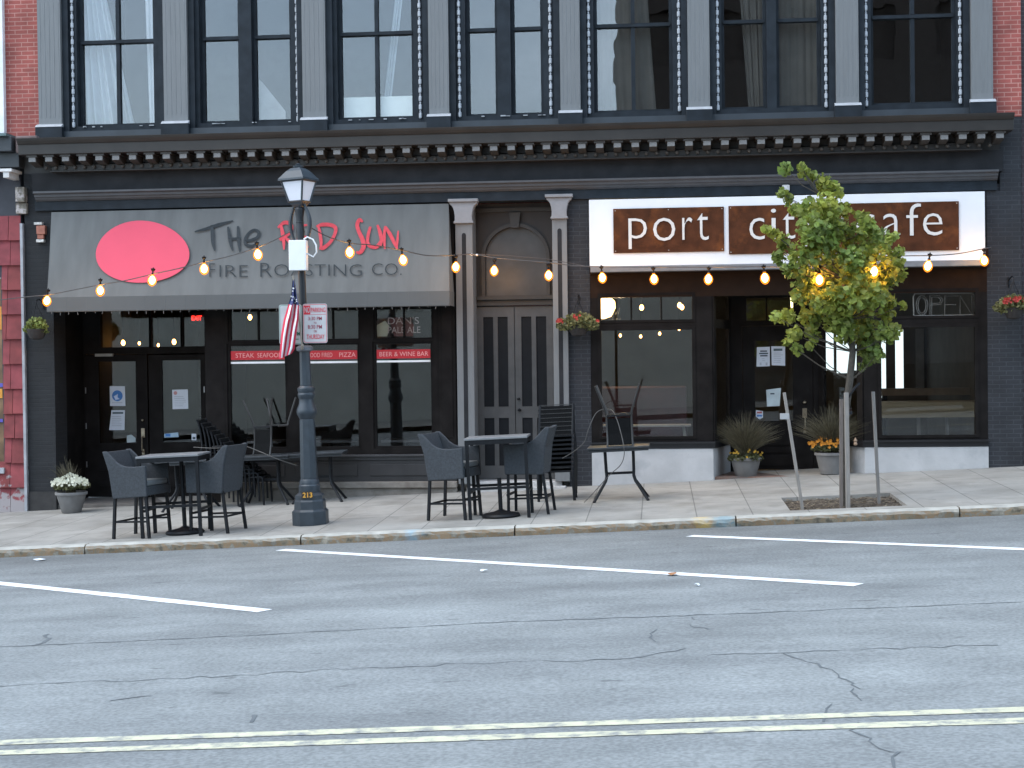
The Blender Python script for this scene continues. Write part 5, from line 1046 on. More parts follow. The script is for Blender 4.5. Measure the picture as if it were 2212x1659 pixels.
# ================================================================== furniture
def cm(pts, n=6):
    P = [Vector(p) for p in pts]; o_ = []
    for i in range(len(P)-1):
        p0, p1, p2, p3 = P[max(i-1, 0)], P[i], P[i+1], P[min(i+2, len(P)-1)]
        for k in range(n): t = k/n; o_.append(.5*((2*p1)+(-p0+p2)*t+(2*p0-5*p1+4*p2-p3)*t*t+(-p0+3*p1-3*p2+p3)*t**3))
    return o_+[P[-1]]
def bx(m, c, hx_, hy_, hz_): m.box(c[0]-hx_, c[0]+hx_, c[1]-hy_, c[1]+hy_, c[2]-hz_, c[2]+hz_)
def bar(m, a, c, w, h=None):   # square bar between two points
    a, c = Vector(a), Vector(c); t = (c-a).normalized(); s = t.cross(Vector((0, 0, 1)) if abs(t.z) < .9 else Vector((1, 0, 0))).normalized(); u = s.cross(t); h = h or w; k = len(m.v)
    for p in (a, c):
        for i, j in ((-1, -1), (1, -1), (1, 1), (-1, 1)): m.v.append(tuple(p+s*i*w/2+u*j*h/2))
    for q in ((0,3,2,1),(4,5,6,7),(0,1,5,4),(1,2,6,5),(2,3,7,6),(3,0,4,7)): m.f.append(tuple(k+i for i in q)); m.m.append(m.mi)
def bar_table(label):
    t = thing('bar_table', (0, 0, 0), label, 'table', 'bar-height tables by the kerb'); W_, D_ = .41, .3
    m = MB(); m.box(-W_-.01, W_+.01, -D_-.01, D_+.01, 1.045, 1.075); m.build('tabletop', ttop, t, bevel=.006)
    m = MB(); m.box(-W_, W_, -D_, -D_+.02, .985, 1.044); m.box(-W_, W_, D_-.02, D_, .985, 1.044); m.box(-W_, -W_+.02, -D_+.021, D_-.021, .985, 1.044); m.box(W_-.02, W_, -D_+.021, D_-.021, .985, 1.044); m.build('apron', black, t)
    for sx in (-1, 1):
        for sy in (-1, 1): m = MB(); x_, y_ = sx*(W_-.022), sy*(D_-.022); m.box(x_-.021, x_+.021, y_-.021, y_+.021, 0, .984); m.build('leg', black, t)
    m = MB()
    for sy in (-1, 1): m.box(-W_+.044, W_-.044, sy*(D_-.022)-.014, sy*(D_-.022)+.014, .385, .42)
    for sx in (-1, 1): m.box(sx*(W_-.022)-.014, sx*(W_-.022)+.014, -D_+.044, D_-.044, .33, .36)
    m.build('stretcher', black, t); return t
def bar_chair(label):
    t = thing('bar_chair', (0, 0, 0), label, 'chair', 'wicker bar chairs by the kerb')
    # side outline in x,z; the chair faces +x
    side = [(.27, .55), (.27, .955), (.1, .945), (-.02, .95), (-.1, .975), (-.17, 1.02), (-.23, 1.085), (-.31, 1.16), (-.375, 1.16), (-.295, .9), (-.25, .53)]
    for s in (-1, 1): m = MB(); m.prism(side, s*.28-.02, s*.28+.02); m.build('arm_panel', wick, t, bevel=.012)
    m = MB(); m.prism([(-.25, .53), (-.21, .53), (-.24, .9), (-.325, 1.15), (-.368, 1.15), (-.295, .9)], -.259, .259); m.build('backrest', wick, t, bevel=.008)
    m = MB(); m.box(-.208, .27, -.259, .259, .56, .68); m.build('seat_box', wick, t, bevel=.01)
    m = MB(); m.box(-.19, .265, -.25, .25, .682, .755); m.build('cushion', cush, t, bevel=.025)
    for sx in (-1, 1):
        for sy in (-1, 1): m = MB(); bar(m, (sx*.235-.005, sy*.25, .56), (sx*.27-.02, sy*.26, 0), .035); m.build('leg', black, t)
    m = MB()
    for sy in (-1, 1): bar(m, (-.265, sy*.256, .22), (.245, sy*.256, .22), .024)
    bar(m, (.255, -.256, .27), (.255, .256, .27), .028); bar(m, (-.26, -.256, .22), (-.26, .256, .22), .024); m.build('footrest', black, t); return t
def umb_base(label, hgt):
    t = thing('umbrella_base', (0, 0, 0), label, 'umbrella base', 'umbrella bases under the bar tables')
    m = MB(); m.lathe([(.25, 0), (.26, .02), (.24, .045), (.16, .06), (.09, .075), (.05, .09), (.035, .1)], n=28); m.build('disc', black, t, smooth=True)
    m = MB(); m.lathe([(.028, .1), (.028, hgt)], n=12); m.build('stem', black, t, smooth=True); return t
def gp(x, y): return (x, y, gs(x, y))
t1 = bar_table('bar-height grey-topped table at the left between two wicker chairs'); place(t1, gp(-6.37, -4.1), 0.02)
t2 = copy_tree(t1); tag(t2, 'bar-height grey-topped table in the middle of the pavement, right of the lamp post'); place(t2, gp(-2.085, -3.62), 0.0)
c1 = bar_chair('left wicker chair at the left bar table, its back toward the shingled shop'); place(c1, gp(-6.83, -4.12), radians(-14))
for lab, x, y, r in (('right wicker chair at the left bar table, its back toward the lamp post', -5.88, -3.93, 168), ('left wicker chair at the middle bar table, its back toward the lamp post', -2.7, -3.6, -17), ('right wicker chair at the middle bar table, in front of the tall black chair stack', -1.72, -3.35, 174)):
    c = copy_tree(c1); tag(c, lab); place(c, gp(x, y), radians(r))
u1 = umb_base('round black umbrella base with a tall stem under the left bar table', 1.0); place(u1, gp(-6.3, -4.0))
u2 = umb_base('round black umbrella base with a short stub stem under the middle bar table', .52); place(u2, gp(-2.09, -3.66))
# low bistro tables with bent tube legs
def bistro(label):
    t = thing('bistro_table', (0, 0, 0), label, 'table', 'low folding tables against the shopfronts')
    m = MB(); m.prism(rr(-.44, .44, .735, .765, .012), -.33, .33); m.box(-.42, .42, -.31, -.29, .70, .734); m.box(-.42, .42, .29, .31, .70, .734); m.build('tabletop', M('table_slat_dark', (.03, .034, .038), .35, .3, 30), t, bevel=.006)
    for sx in (-1, 1):
        for sy in (-1, 1):
            m = MB(); m.tube([(sx*.2, sy*.05, .735), (sx*.195, sy*.05, .42), (sx*.19, sy*.055, .34), (sx*.21, sy*.075, .27), (sx*.38, sy*.27, .0)], .021, 8); m.build('leg', black, t, smooth=True)
    m = MB(); bar(m, (-.195, 0, .38), (.195, 0, .38), .035); 
    for sx in (-1, 1): bar(m, (sx*.2, -.05, .5), (sx*.2, .05, .5), .02)
    m.build('crossbar', black, t); return t
b1 = bistro('dark low table before the white cafe base, carrying an upturned chair'); place(b1, gp(-.52, -2.22))
for lab, x, y, r in (('dark low table left of the lamp post under the restaurant window, carrying an upturned chair', -6.02, -.62, 0), ('low table with a pale shiny edge half hidden behind the lamp post', -5.22, -.55, 4), ('low dark table behind the left bar table in front of the restaurant doors', -7.15, -.9, 2)):
    b = copy_tree(b1); tag(b, lab); place(b, gp(x, y), radians(r))
# sling chairs: frame of bent tube, dark sling seat and back
sling = M('sling_black', (.008, .0085, .009), .9, .2, 60, spec=.1); tubem = M('chair_tube', (.035, .034, .033), .4, .2, 30)
def sling_chair(label, cat='chair', group=None, sp=.31):
    t = thing('patio_chair', (0, 0, 0), label, cat, group); fm = tubem if sp > .2 else black
    for s in (-1, 1):
        m = MB(); m.tube([(-.02, s*.175, .43), (.17, s*.175, .43), (.195, s*.176, .41), (.2, s*.18, .375), (.2+.23*(sp-.18)*2, s*sp, .0)], .015, 8); m.build('front_leg', fm, t, smooth=True)
        m = MB(); m.tube([(-.2-.27*(sp-.18)*2, s*sp, .0), (-.2, s*.18, .375), (-.18, s*.175, .45), (-.2, s*.175, .68), (-.225, s*.175, .8), (-.24, s*.178, .85), (-.243, s*.182, .862)], .015, 8); m.build('rear_post', fm, t, smooth=True)
    m = MB(); bar(m, (-.241, -.17, .86), (-.241, .17, .86), .011); m.build('top_rail', tubem, t)
    m = MB(); bar(m, (.19, -.17, .42), (.19, .17, .42), .026); m.build('seat_rail', fm, t); m = MB(); bar(m, (-.185, -.17, .43), (-.185, .17, .43), .026); m.build('seat_rail', black, t)
    m = MB(); m.box(-.17, .18, -.16, .16, .424, .431); m.build('sling_seat', sling, t)
    m = MB(); m.prism([(-.185, .47), (-.177, .47), (-.19, .68), (-.228, .845), (-.238, .845), (-.2, .68)], -.165, .165); m.build('sling_back', sling, t); return t
st = sling_chair('x'); st2 = sling_chair('y', sp=.186); G1 = 'nested black chairs stacked by the grey doors'; n_ = 9

ordn = ['bottom', 'second from the bottom', 'third from the bottom', 'fourth from the bottom', 'middle', 'fourth from the top', 'third from the top', 'second from the top', 'top']
def chain(first, lab, group, x, y, rz, dx, dz, n_=9, hz=1.0):
    for k in range(n_):
        c = first if (k == 0 and y == -1.85) else copy_tree(first)  # the first stack uses the prototype itself
        tag(c, lab+', '+ordn[k]+(' of nine' if k not in (0, 8) else ' one of the nine'), None, group); d = Vector((cos(rz), sin(rz)))*dx*k; place(c, (x+d.x, y+d.y, gs(x, y)+dz*k), rz, Matrix.Diagonal((1, 1.38, 1, 1)))
chain(st2, 'black chair stacked by the grey double doors', G1, -1.45, -1.85, radians(-90), -.035, .062)
chain(st2, 'black chair stacked behind the left bar table', 'nested black chairs stacked by the restaurant doors', -6.25, -.5, radians(0), -.07, .06)
flip = Matrix.Rotation(pi, 4, 'X')
for lab, x, y, z, r in (('upturned chair, legs in the air, on the low table before the cafe window', -.56, -2.1, .765, 90), ('upturned chair, legs in the air, on the low table left of the lamp post', -6.0, -.5, .765, 60)):
    c = st if y == -2.1 else copy_tree(st); tag(c, lab, None, 'upturned chairs on tables'); c.scale = (1, 1, 1); 
    place(c, (x, y, gs(x, y)+z+.86), radians(r), flip)
# chain cable
m = MB(); P = [hp(1228, 870+30, -1.9), hp(1222, 985, -1.9)]
pts = [(1215, 990, -2.0), (1240, 975, -2.1), (1262, 955, -2.2), (1272, 925, -2.2), (1290, 890, -2.1), (1318, 885, -2.1), (1330, 900, -2.3), (1340, 930, -2.45), (1347, 962, -2.6), (1348, 985, -2.6), (1340, 1005, -2.55), (1318, 1025, -2.45), (1295, 1050, -2.4), (1275, 1072, -2.4), (1262, 1085, -2.45)]
m.tube(cm([hp(*p) for p in pts]), .006, 6); single('security_cable', m, M('cable_grey', (.07, .067, .063), .5), 'thin grey security cable looping from the black chair stack over the low table', 'cable', loc=hp(*pts[-1]), smooth=True)
m = MB(); pts = [(418, 966, -1.0), (470, 968, -1.1), (520, 962, -.9), (560, 975, -1.2), (600, 992, -1.3), (640, 1005, -1.2)]
m.tube(cm([hp(*p) for p in pts]), .006, 6); single('security_cable', m, M('cable_grey'), 'thin grey security cable drooping along the low tables left of the lamp post', 'cable', loc=hp(*pts[0]), smooth=True)
# ================================================================== foliage helpers
def leaf(m, c, s, rnd=1.):
    n_ = Vector((random.gauss(0, 1), random.gauss(0, 1)-.5, random.gauss(0, 1)+.4)).normalized(); a = n_.cross(Vector((random.random(), random.random(), random.random()+.1))).normalized(); b = n_.cross(a); c = Vector(c)
    s *= random.uniform(.65, 1.15); w = s*.5; f = n_*s*.12; k = len(m.v)
    m.v += [tuple(c-a*s*.5), tuple(c-a*s*.2+b*w*.95+f), tuple(c+a*s*.18+b*w*.75+f), tuple(c+a*s*.6), tuple(c+a*s*.18-b*w*.75+f), tuple(c-a*s*.2-b*w*.95+f)]
    m.f += [(k, k+1, k+2, k+3), (k, k+3, k+4, k+5)]; m.m += [m.mi, m.mi]
def blade(m, base, tip, w, bend):
    b, t = Vector(base), Vector(tip); d = t-b; s = d.cross(Vector((0, 1, 0)))
    s = (s.normalized() if s.length > 1e-6 else Vector((1, 0, 0)))*w/2; last = None
    for i in range(5):
        u = i/4; p = b+d*u+Vector(bend)*u*u; ww = s*(1-u*.85); q = (tuple(p-ww), tuple(p+ww))
        if last: m.face([last[0], last[1], q[1], q[0]])
        last = q
# ---- the young tree
TX, TY = 2.40, -3.78; TZ = gs(TX, TY)-.05
tree = thing('young_tree', (TX, TY, TZ), 'slim young tree with yellow-green leaves staked in a square pavement pit', 'tree')
TYc = TY
def tp(px, py, Y=TYc): return Vector(hp(px, py, Y))
m = MB(); tk = [Vector((TX, TY, TZ)), tp(1822, 1000), tp(1825, 900), tp(1836, 820), tp(1842, 760), tp(1835, 690), tp(1822, 600), tp(1806, 520), tp(1790, 460), tp(1770, 420), tp(1750, 390), tp(1735, 370)]
m.tube(tk, [.062, .055, .05, .046, .043, .038, .032, .026, .02, .014, .01, .006], 10); m.build('trunk', barkm, tree, smooth=True)
cl = [(265,120,45),(385,105,26),(400,150,32),(450,165,40),(550,235,66),(600,290,72),(240,300,36),(290,340,36),(420,420,80),(560,410,105),(690,430,55),(330,420,40),(130,560,32),(190,600,42),(250,650,52),(480,560,120),(620,560,90),(820,470,46),(860,550,76),(760,620,95),(950,630,76),(1040,620,40),(220,760,52),(400,760,110),(560,700,95),(750,780,95),(900,760,112),(1060,740,60),(1080,820,55),(290,860,52),(420,950,100),(600,900,125),(800,900,125),(990,900,95),(1110,900,34),(380,1040,70),(560,1060,105),(720,1060,115),(900,1060,105),(1030,1080,45),(1120,1110,26),(190,1190,38),(280,1200,55),(450,1190,85),(640,1200,105),(830,1200,95),(1000,1180,55),(330,1320,55),(460,1310,55),(270,1380,26),(350,1430,38),(440,1400,40),(700,1290,85),(850,1330,85),(1000,1310,72),(1060,1290,45),(860,1430,70),(930,1460,50),(870,1510,38),(820,1560,16)]
BUL = [at(1770, 605, -3.85), at(1890, 587, -3.85)]
branches = MB(); lf_ = MB(); trunk_px = [(1836, 820), (1842, 760), (1835, 690), (1822, 600), (1806, 520), (1790, 460), (1770, 420), (1750, 390)]
for (zx, zy, r) in cl:
    px, py = 1618+zx*.2977, 329+zy*.2977; rm = r*.2977/163.*1.12; dY = random.uniform(-.42, .42)*min(1, .3+abs(600-py)/600+.5)
    c = tp(px, py, TYc+dY*.9)
    cand = [q for q in trunk_px if q[1] > py+12] or [trunk_px[0]]; at_ = min(cand, key=lambda q: abs(q[1]-(py+25+abs(px-1820)*.3))); a_ = tp(*at_); mid = (a_+c)/2+Vector((0, 0, -.05))
    branches.tube([a_, mid, c, c+(c-mid).normalized()*rm*.6], [.008, .006, .004, .002], 5, cap=False)
    n_ = int(12+150*(rm/.2)**2*1.1)
    for _ in range(n_):
        v = Vector((random.gauss(0, 1), random.gauss(0, 1), random.gauss(0, 1))); v = v.normalized()*(random.random()**.45)
        q_ = c+Vector((v.x*rm, v.y*max(rm, .13)*1.25, v.z*rm))
        if any(abs(q_.x-bx_) < .1 and abs(q_.z-bz_) < .13 and q_.y < -3.8 for bx_, bz_ in BUL): continue     # leaves pushed aside by the bulbs
        leaf(lf_, q_, .082)
branches.build('branches', barkm, tree, smooth=True); lf_.build('crown', leafm, tree)
# ---- stakes
def stake(name, p0, p1, w, Y0, Y1, label, mat, d=.04, extra=None):
    a = hp(*p0, Y0); c = hp(*p1, Y1); a = (a[0], a[1], gs(a[0], a[1])-.1); t = thing(name, (a[0], a[1], a[2]+.1), label, 'stake', 'timber stakes around the young tree')
    m = MB(); bar(m, a, c, w, d); m.build('post', mat, t, bevel=.003)
    if extra: m = MB(); m.pbox(*extra, Y1-.045, Y1-.02); m.build('crosspiece', M('pale_batten', (.36, .36, .36), .8), t, bevel=.003)
    return t
stake('tree_stake', (1735, 1088), (1694, 848), .045, -3.95, -3.85, 'thin grey stake leaning left beside the tree, with a short crosspiece near its top', wood, extra=(1685, 1705, 893, 906))
stake('tree_stake', (1832, 1095), (1828, 848), .095, -4.12, -4.05, 'thick upright board stake standing in front of the tree trunk', wood, d=.05)
stake('tree_stake', (1899, 1082), (1886, 846), .05, -3.6, -3.55, 'thin upright grey stake to the right of the tree trunk', wood)
stake('tree_stake', (1817, 1090), (1817, 862), .06, -3.95, -3.9, 'brownish narrow stake tight against the left of the thick board', wood2)
m = MB(); m.tube([tp(1826, 868, -4.0), tp(1832, 858, -3.95), tp(1846, 838, -3.9), tp(1856, 828, -3.86)], .018, 6); single('tree_tie', m, black, 'black strap tying the tree trunk to the thick board stake', 'strap', loc=tuple(tp(1826, 868, -4.0)))
# ---- planters
def pot(m, R1, R2, H, n=28): m.lathe([(R2*.92, 0), (R2, .01), (R1*.97, H*.86), (R1*1.06, H*.87), (R1*1.07, H*.97), (R1*1.04, H), (R1*.93, H), (R1*.9, H*.9)], n=n)
def flower(m, c, s, n_=6):
    c = Vector(c)
    for k in range(n_):
        a = 2*pi*k/n_+random.random(); d = Vector((cos(a)*s, -.35*s+random.uniform(-.3, .3)*s, sin(a)*s)); e_ = Vector((-sin(a), 0, cos(a)))*s*.45; m.face([c, c+d*.6+e_, c+d, c+d*.6-e_])
def planter(label, x, y, R1, R2, H, grass=0, gh=.5, gspread=.3, fl_mat=None, nf=0, fx=(0, 0, 0), fr=.2, leaves=150, lr=.2, gmat=None, lean=0., ls=.05, fs=.02):
    t = thing('planter', gp(x, y), label, 'planter'); z = Vector(gp(x, y))
    m = MB(); pot(m, R1, R2, H); m.v = [(a+z.x, b+z.y, c+z.z) for a, b, c in m.v]; m.build('pot', potm, t, smooth=True)
    m = MB(); m.lathe([(R1*.88, H*.9), (.01, H*.93)], tuple(z), 20); m.build('potting_soil', soil, t)
    m = MB()
    for _ in range(leaves):
        a, r = random.random()*2*pi, lr*sqrt(random.random()); leaf(m, z+Vector((r*cos(a)+fx[0]*.5, r*sin(a), H+fx[2]+random.uniform(-.04, .13)*(1.3-r/lr))), ls)
    if leaves: m.build('foliage', leafd, t)
    if grass:
        m = MB()
        for _ in range(grass):
            a = random.random()*2*pi; r = R1*.35*random.random(); b_ = z+Vector((r*cos(a), r*sin(a), H*.92)); a = random.random()*2*pi; sp = gspread*random.random()**.6; hh = gh*random.uniform(.55, 1.05)
            blade(m, b_, b_+Vector((sp*cos(a)*.5+lean, sp*sin(a)*.5, hh)), .013, (sp*cos(a)*.6, sp*sin(a)*.6, -hh*.35*sp/gspread))
        m.build('grass_blades', gmat or grassm, t)
    if fl_mat:
        m = MB()
        for _ in range(nf):
            a = random.random()*2*pi; r = fr*sqrt(random.random()); flower(m, z+Vector((fx[0]+r*cos(a), fx[1]+r*sin(a)-.03, H+fx[2]+.06+(.12*(1-r/fr))+random.uniform(-.03, .05))), fs)
        m.build('flowers', fl_mat, t)
    return t
planter('stone bowl of small white flowers by the left brick pier', -9.17, -.58, .235, .15, .33, 130, .62, .22, M('white_petal', (.75, .75, .62), .7, .05, trans=.2), 230, (0, -.02, .07), .28, 420, .29, fs=.024, lean=-.1)
planter('stone pot of tall grass with a few yellow flowers left of the cafe door', 1.36, .22, .235, .16, .31, 620, .8, .55, M('yellow_petal', (.5, .3, .03), .7, .2, trans=.2), 34, (0, -.03, -.02), .28, 520, .27, fs=.02)
planter('stone pot with orange blooms and dark grass right of the cafe door', 2.66, .12, .24, .17, .34, 620, .8, .6, M('orange_petal', (.6, .24, .02), .7, .3, 12, trans=.2), 85, (-.06, -.05, .05), .3, 560, .27, fs=.026)
m = None
# pale seed plumes in the first planter are part of its grass
# ---- hanging baskets
def basket(px, py, label, wpx, Y=-.3, red=0, seed=3, droop=0.1, lm=None, extra=None, hook=None):
    random.seed(seed); c = Vector(hp(px, py, Y)); r = wpx/2/140.; t = thing('hanging_basket', tuple(c), label, 'hanging basket', 'hanging flower baskets on the brick piers')
    m = MB(); m.lathe([(.04, -.17), (.1, -.15), (.14, -.08), (.16, 0), (.15, .0)], tuple(c+Vector((0, 0, -.02))), 14); m.build('basket_bowl', M('coco_dark', (.035, .03, .028), .9, .3, 20), t, smooth=True)
    m = MB(); 
    for k in range(3): a = 2*pi*k/3+.4; m.tube([c+Vector((.18*cos(a), .18*sin(a), -.01)), c+Vector((0, 0, .38))], .004, 4)
    m.tube([c+Vector((0, 0, .38)), c+Vector((0, 0, .43)), c+Vector((0, .12, .46)), Vector((c.x, -.0, c.z+.4))], .009, 6); bar(m, Vector((c.x, -.008, c.z+.3)), Vector((c.x, -.008, c.z+.46)), .03, .012); m.build('hanger', black, t)
    m = MB()
    for _ in range(int(900*r/.33)):
        v = Vector((random.gauss(0, 1), random.gauss(0, 1), random.gauss(0, 1))).normalized()*(random.random()**.4); leaf(m, c+Vector((v.x*r, v.y*r*.7, .04+v.z*.14-(abs(v.x)**2)*droop*.7)), .05)
    m.build('foliage', lm or leafg, t)
    if red:
        m = MB()
        for k in range(red):
            cx_ = random.choice([-.8, -.55, -.1, .15, .6, .85]) if extra is None else random.choice(extra); cc_ = c+Vector((cx_*r+random.uniform(-.035, .035), -r*.55+random.uniform(-.05, .03), .09*(1-abs(cx_)*.6)+random.uniform(-.02, .05))); flower(m, cc_, .022)
        m.build('flowers', M('red_petal', (.42, .04, .03), .6, .15, trans=.2), t)
    return t
basket(79, 708, 'small basket of plain yellow-green leaves on the left brick pier', 58, seed=5, lm=M('lime_leaf', (.22, .26, .07), .6, .3, 9, trans=.3, rnd=.35))
basket(1249, 700, 'flower basket with a few red geraniums on the middle brick pier', 96, red=22, seed=8, extra=[-.85, -.75, -.7, -.1, 0, .9])
basket(2190, 662, 'basket with bright red and orange geraniums at the right edge', 86, Y=-.35, red=50, seed=9, extra=[-.55, -.45, -.35, -.1, .1, .3])
random.seed(21)
# ---- inside the shops
def pendant(x, y, z, label, s=.035, group='pendant bulbs inside the shops'):
    t = thing('pendant_lamp', (x, y, z), label, 'pendant lamp', group); m = MB(); m.lathe([(s*.4, s*1.5), (s, s*.5), (s, -s*.4), (s*.4, -s*1.2)], (x, y, z), 10); m.build('bulb', pendm, t, smooth=True)
    m = MB(); m.tube([(x, y, z+s*1.5), (x, y, zb0-.03)], .006, 5); m.build('cord', black, t)
for k, (px, py, Y) in enumerate(((487/3*1, 0, 0),)): pass
for px, py, Y, lab in ((266, 741, 2.6, 'leftmost small pendant bulb behind the restaurant door transom'), (301, 742, 3.0, 'larger pendant bulb second from the left behind the door transom'), (342, 746, 3.6, 'faint small pendant bulb in the middle behind the door transom'), (376, 739, 2.4, 'bright large pendant bulb at the right behind the door transom'), (540, 686, 2.2, 'single orange pendant bulb in the first restaurant window transom'),
                       (1386, 665, 1.8, 'tall pendant bulb in the middle pane of the left cafe transom'), (1468, 660, 2.6, 'pendant bulb in the right pane of the left cafe transom'), (1473, 664, 2.9, 'second pendant bulb just below its neighbour in the right pane of the left cafe transom'),
                       (1340, 725, 5.5, 'first tiny bulb from the left in the left cafe window'), (1384, 727, 5.0, 'second tiny bulb from the left in the left cafe window'), (1425, 721, 4.6, 'third tiny bulb from the left in the left cafe window'), (1467, 711, 4.2, 'rightmost tiny bulb at the top of the left cafe window')):
    x, z = at(px, py, Y); pendant(x, Y, z, lab, .034 if py < 700 or Y < 3 else .022)
t = thing('wall_lamp', hp(1312, 665, .9), 'glowing yellow round shade inside the far left pane of the cafe transom', 'lamp')
c = Vector(hp(1303, 662, .9)); m = MB(); m.lathe([(.02, -.2), (.13, -.16), (.2, -.02), (.19, .08), (.1, .17), (.02, .19)], tuple(c), 20); m.build('lamp_shade', emit_mat('warm_shade', (1., .62, .22), 2.6), t, smooth=True)
m = MB(); m.tube([c+Vector((0, 0, .16)), Vector((c.x, c.y, zb0-.03))], .01, 6); m.build('cord', black, t)
ld = bpy.data.lights.new('lamp_light', 'POINT'); ld.energy = 35; ld.color = (1, .72, .38); ld.shadow_soft_size = .12; lo = bpy.data.objects.new('lamp_light', ld); COL.objects.link(lo); lo.parent = t; lo.location = (.1, .35, -.1)
t = thing('wall_lamp', hp(1721, 665, 2.4), 'glowing pale yellow lantern inside behind the cafe door transom', 'lamp'); c = Vector(hp(1724, 663, 2.4))
m = MB(); m.lathe([(.1, -.24), (.12, .0), (.13, .2), (.05, .24)], tuple(c), 14); m.build('lamp_shade', emit_mat('pale_shade_glow', (1., .8, .4), 2.2), t, smooth=True); m = MB(); m.tube([c+Vector((0, 0, .23)), Vector((c.x, c.y, zb0-.03))], .01, 6); m.build('cord', black, t)
# cafe counter, tables
def inbox(px0, px1, py0, py1, Y0, Y1, name, mat, label, cat, group=None, legs=None):
    b_ = px_box(px0, px1, py0, py1, Y0); t = thing(name, ((b_[0]+b_[1])/2, Y0, b_[2]), label, cat, group); return b_, t
b_, t = inbox(1880, 2125, 868, 902, 1.6, 2.1, 'long_table', None, 'long tan-edged table inside the right cafe window', 'table')
m = MB(); m.box(b_[0], b_[1], 1.6, 1.64, b_[2], b_[3]); m.box(b_[0], b_[1], 1.641, 2.3, b_[3]-.05, b_[3]); m.build('tabletop', M('tan_wood', (.3, .23, .14), .5, .1, 4, stretch=(.5, 4, 4)), t)
for px in (1900, 1984, 2045, 2110): m = MB(); x_ = at(px, 900, 1.8)[0]; bar(m, (x_, 1.8, b_[2]), (x_+.02, 1.8, .02), .05); m.build('leg', M('leg_grey', (.16, .15, .14), .6), t)
b_, t = inbox(2050, 2125, 838, 853, 4., 4.4, 'shelf', None, 'narrow pale shelf deep inside the right cafe window above the long table', 'shelf')
m = MB(); m.box(b_[0]-1.2, b_[1]+.5, 4., 4.35, b_[2], b_[3]); m.build('board', M('pale_board', (.22, .18, .15), .6), t); m = MB(); 
for xx in (b_[0]-1.1, b_[1]+.4): m.box(xx-.03, xx+.03, 4.05, 4.3, .02, b_[2]-.001)
m.build('support', black, t)
b_, t = inbox(1310, 1490, 862, 874, 1.0, 1.5, 'reflection_bench', None, 'dark red block added inside the left cafe window standing in for a mirrored car', 'reflection_bench')  # red solid added where the glass would mirror a red car
m = MB(); m.box(b_[0]-.3, b_[1]-.04, 1.3, 1.42, .35, b_[3]+.2); m.build('backrest', M('reflected_maroon', (.04, .007, .008), .5, .3, 3), t, bevel=.03)
m = MB(); m.box(b_[0]-.3, b_[1]-.04, .8, 1.299, .3, .5); m.build('seat', M('reflected_maroon'), t, bevel=.03)
for xx in (b_[0]-.2, b_[1]-.15): m = MB(); m.box(xx-.04, xx+.04, .85, 1.4, .01, .299); m.build('leg', black, t)
b_, t = inbox(1330, 1490, 905, 911, .45, .7, 'cafe_table', None, 'low table with a thin pale edge inside the left cafe window', 'table')
m = MB(); m.box(b_[0]-.3, b_[1]+.02, .35, .72, .90, .93); m.build('tabletop', M('grey_wood', (.2, .18, .16), .5), t, bevel=.004)
for xx in (b_[0]+.1, b_[1]-.1): m = MB(); bar(m, (xx, .5, .9), (xx+.12, .5, .02), .05); m.build('leg', M('pale_leg', (.25, .22, .18), .6), t)
# restaurant: tables and half-height screen
for k, (px, lab) in enumerate(((560, 'dim dining table behind the first restaurant window'), (715, 'dim dining table behind the middle restaurant window'), (880, 'dim dining table behind the right restaurant window'))):
    x_, z_ = at(px, 950, 1.9); t = thing('dining_table', (x_, 1.9, -.11), lab, 'table', 'dim tables inside the restaurant')
    m = MB(); m.box(x_-.4, x_+.4, 1.6, 2.2, .62, .66); m.build('tabletop', M('dim_table', (.14, .13, .125), .4), t, bevel=.005); m = MB(); m.lathe([(.2, 0), (.03, .03), (.03, .72)], (x_, 1.9, -.11), 12); m.build('pedestal', black, t)
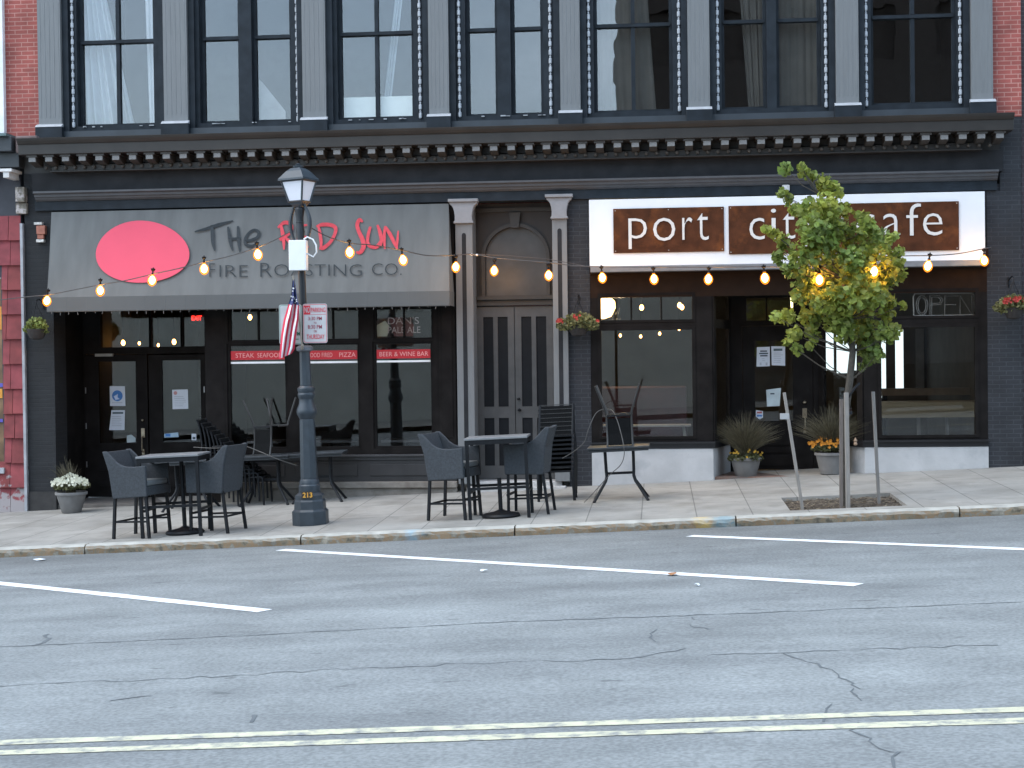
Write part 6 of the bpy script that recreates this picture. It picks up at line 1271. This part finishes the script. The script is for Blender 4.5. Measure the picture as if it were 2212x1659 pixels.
# unseen dark car added across the street to darken the right cafe window's reflections
cy = -23.2; cz0 = gr(8, cy); car = thing('unseen_car', (7.9, cy, cz0), 'unseen black estate car across the street, added to darken the cafe glass', 'car')
cp = M('unseen_car_black', (.01, .01, .012), .25, .1); m = MB(); m.prism([(5.6, cz0+.35), (5.55, cz0+.75), (6.5, cz0+.95), (7.2, cz0+1.5), (9.6, cz0+1.52), (10.3, cz0+1.0), (10.4, cz0+.4), (10.3, cz0+.28), (5.7, cz0+.28)], cy-.88, cy+.88); m.build('body', cp, car, bevel=.06)
for xw in (6.45, 9.45):
    for sy in (-.8, .8): m = MB(); m.lathe([(.2, -.1), (.33, -.1), (.33, .1), (.2, .1)], n=18); m.v = [(xw+x, cy+sy+z, cz0+.33+y) for x, y, z in m.v]; m.build('unseen_car_wheel', black, car)
for sy in (-.885, .885): m = MB(); m.prism([(6.75, cz0+1.0), (7.3, cz0+1.42), (9.5, cz0+1.44), (9.9, cz0+1.02)], cy+sy-.004, cy+sy+.004); m.build('side_window', M('unseen_car_glass', (.02, .025, .03), .1), car)  # side windows of the added unseen car
# litter and a fallen leaf
for px, py, lab, mt, s in ((1452, 1243, 'brown fallen leaf on the longest white parking line', M('dry_leaf', (.3, .14, .06), .8), .07), (1505, 1267, 'tiny white scrap of paper below the longest parking line', paper, .035), (1044, 1236, 'small white scrap on the road in the middle of the picture', paper, .045), (85, 1211, 'crumpled white wrapper in the gutter at far left', paper, .08)):
    p = rpt(px, py); m = MB(); pts = []
    for k in range(7): a = 2*pi*k/7; pts.append(Vector((p.x+s*cos(a)*random.uniform(.6, 1.1), p.y+s*sin(a)*random.uniform(.6, 1.1), gr(p.x, p.y)+.012+random.uniform(-.004, .02))))
    for k in range(7): m.face([pts[k], pts[(k+1) % 7], Vector((p.x, p.y, gr(p.x, p.y)+.03))])
    single('fallen_leaf' if 'leaf' in lab else 'paper_scrap', m, mt, lab, 'leaf' if 'leaf' in lab else 'litter', loc=(p.x, p.y, gr(p.x, p.y)))
m = MB(); m.lathe([(.02, 0), (.03, .02), (.018, .05), (.03, .07), (.004, .12)], hp(1848, 962, -.12), 10); m.tube([hp(1848, 958, -.12), hp(1848, 958, .0)], .015, 6); single('hose_tap', m, M('brass_tap', (.3, .2, .13), .45), 'little brass tap on the ledge at the corner of the cafe entry', 'tap', loc=hp(1848, 962, -.12))
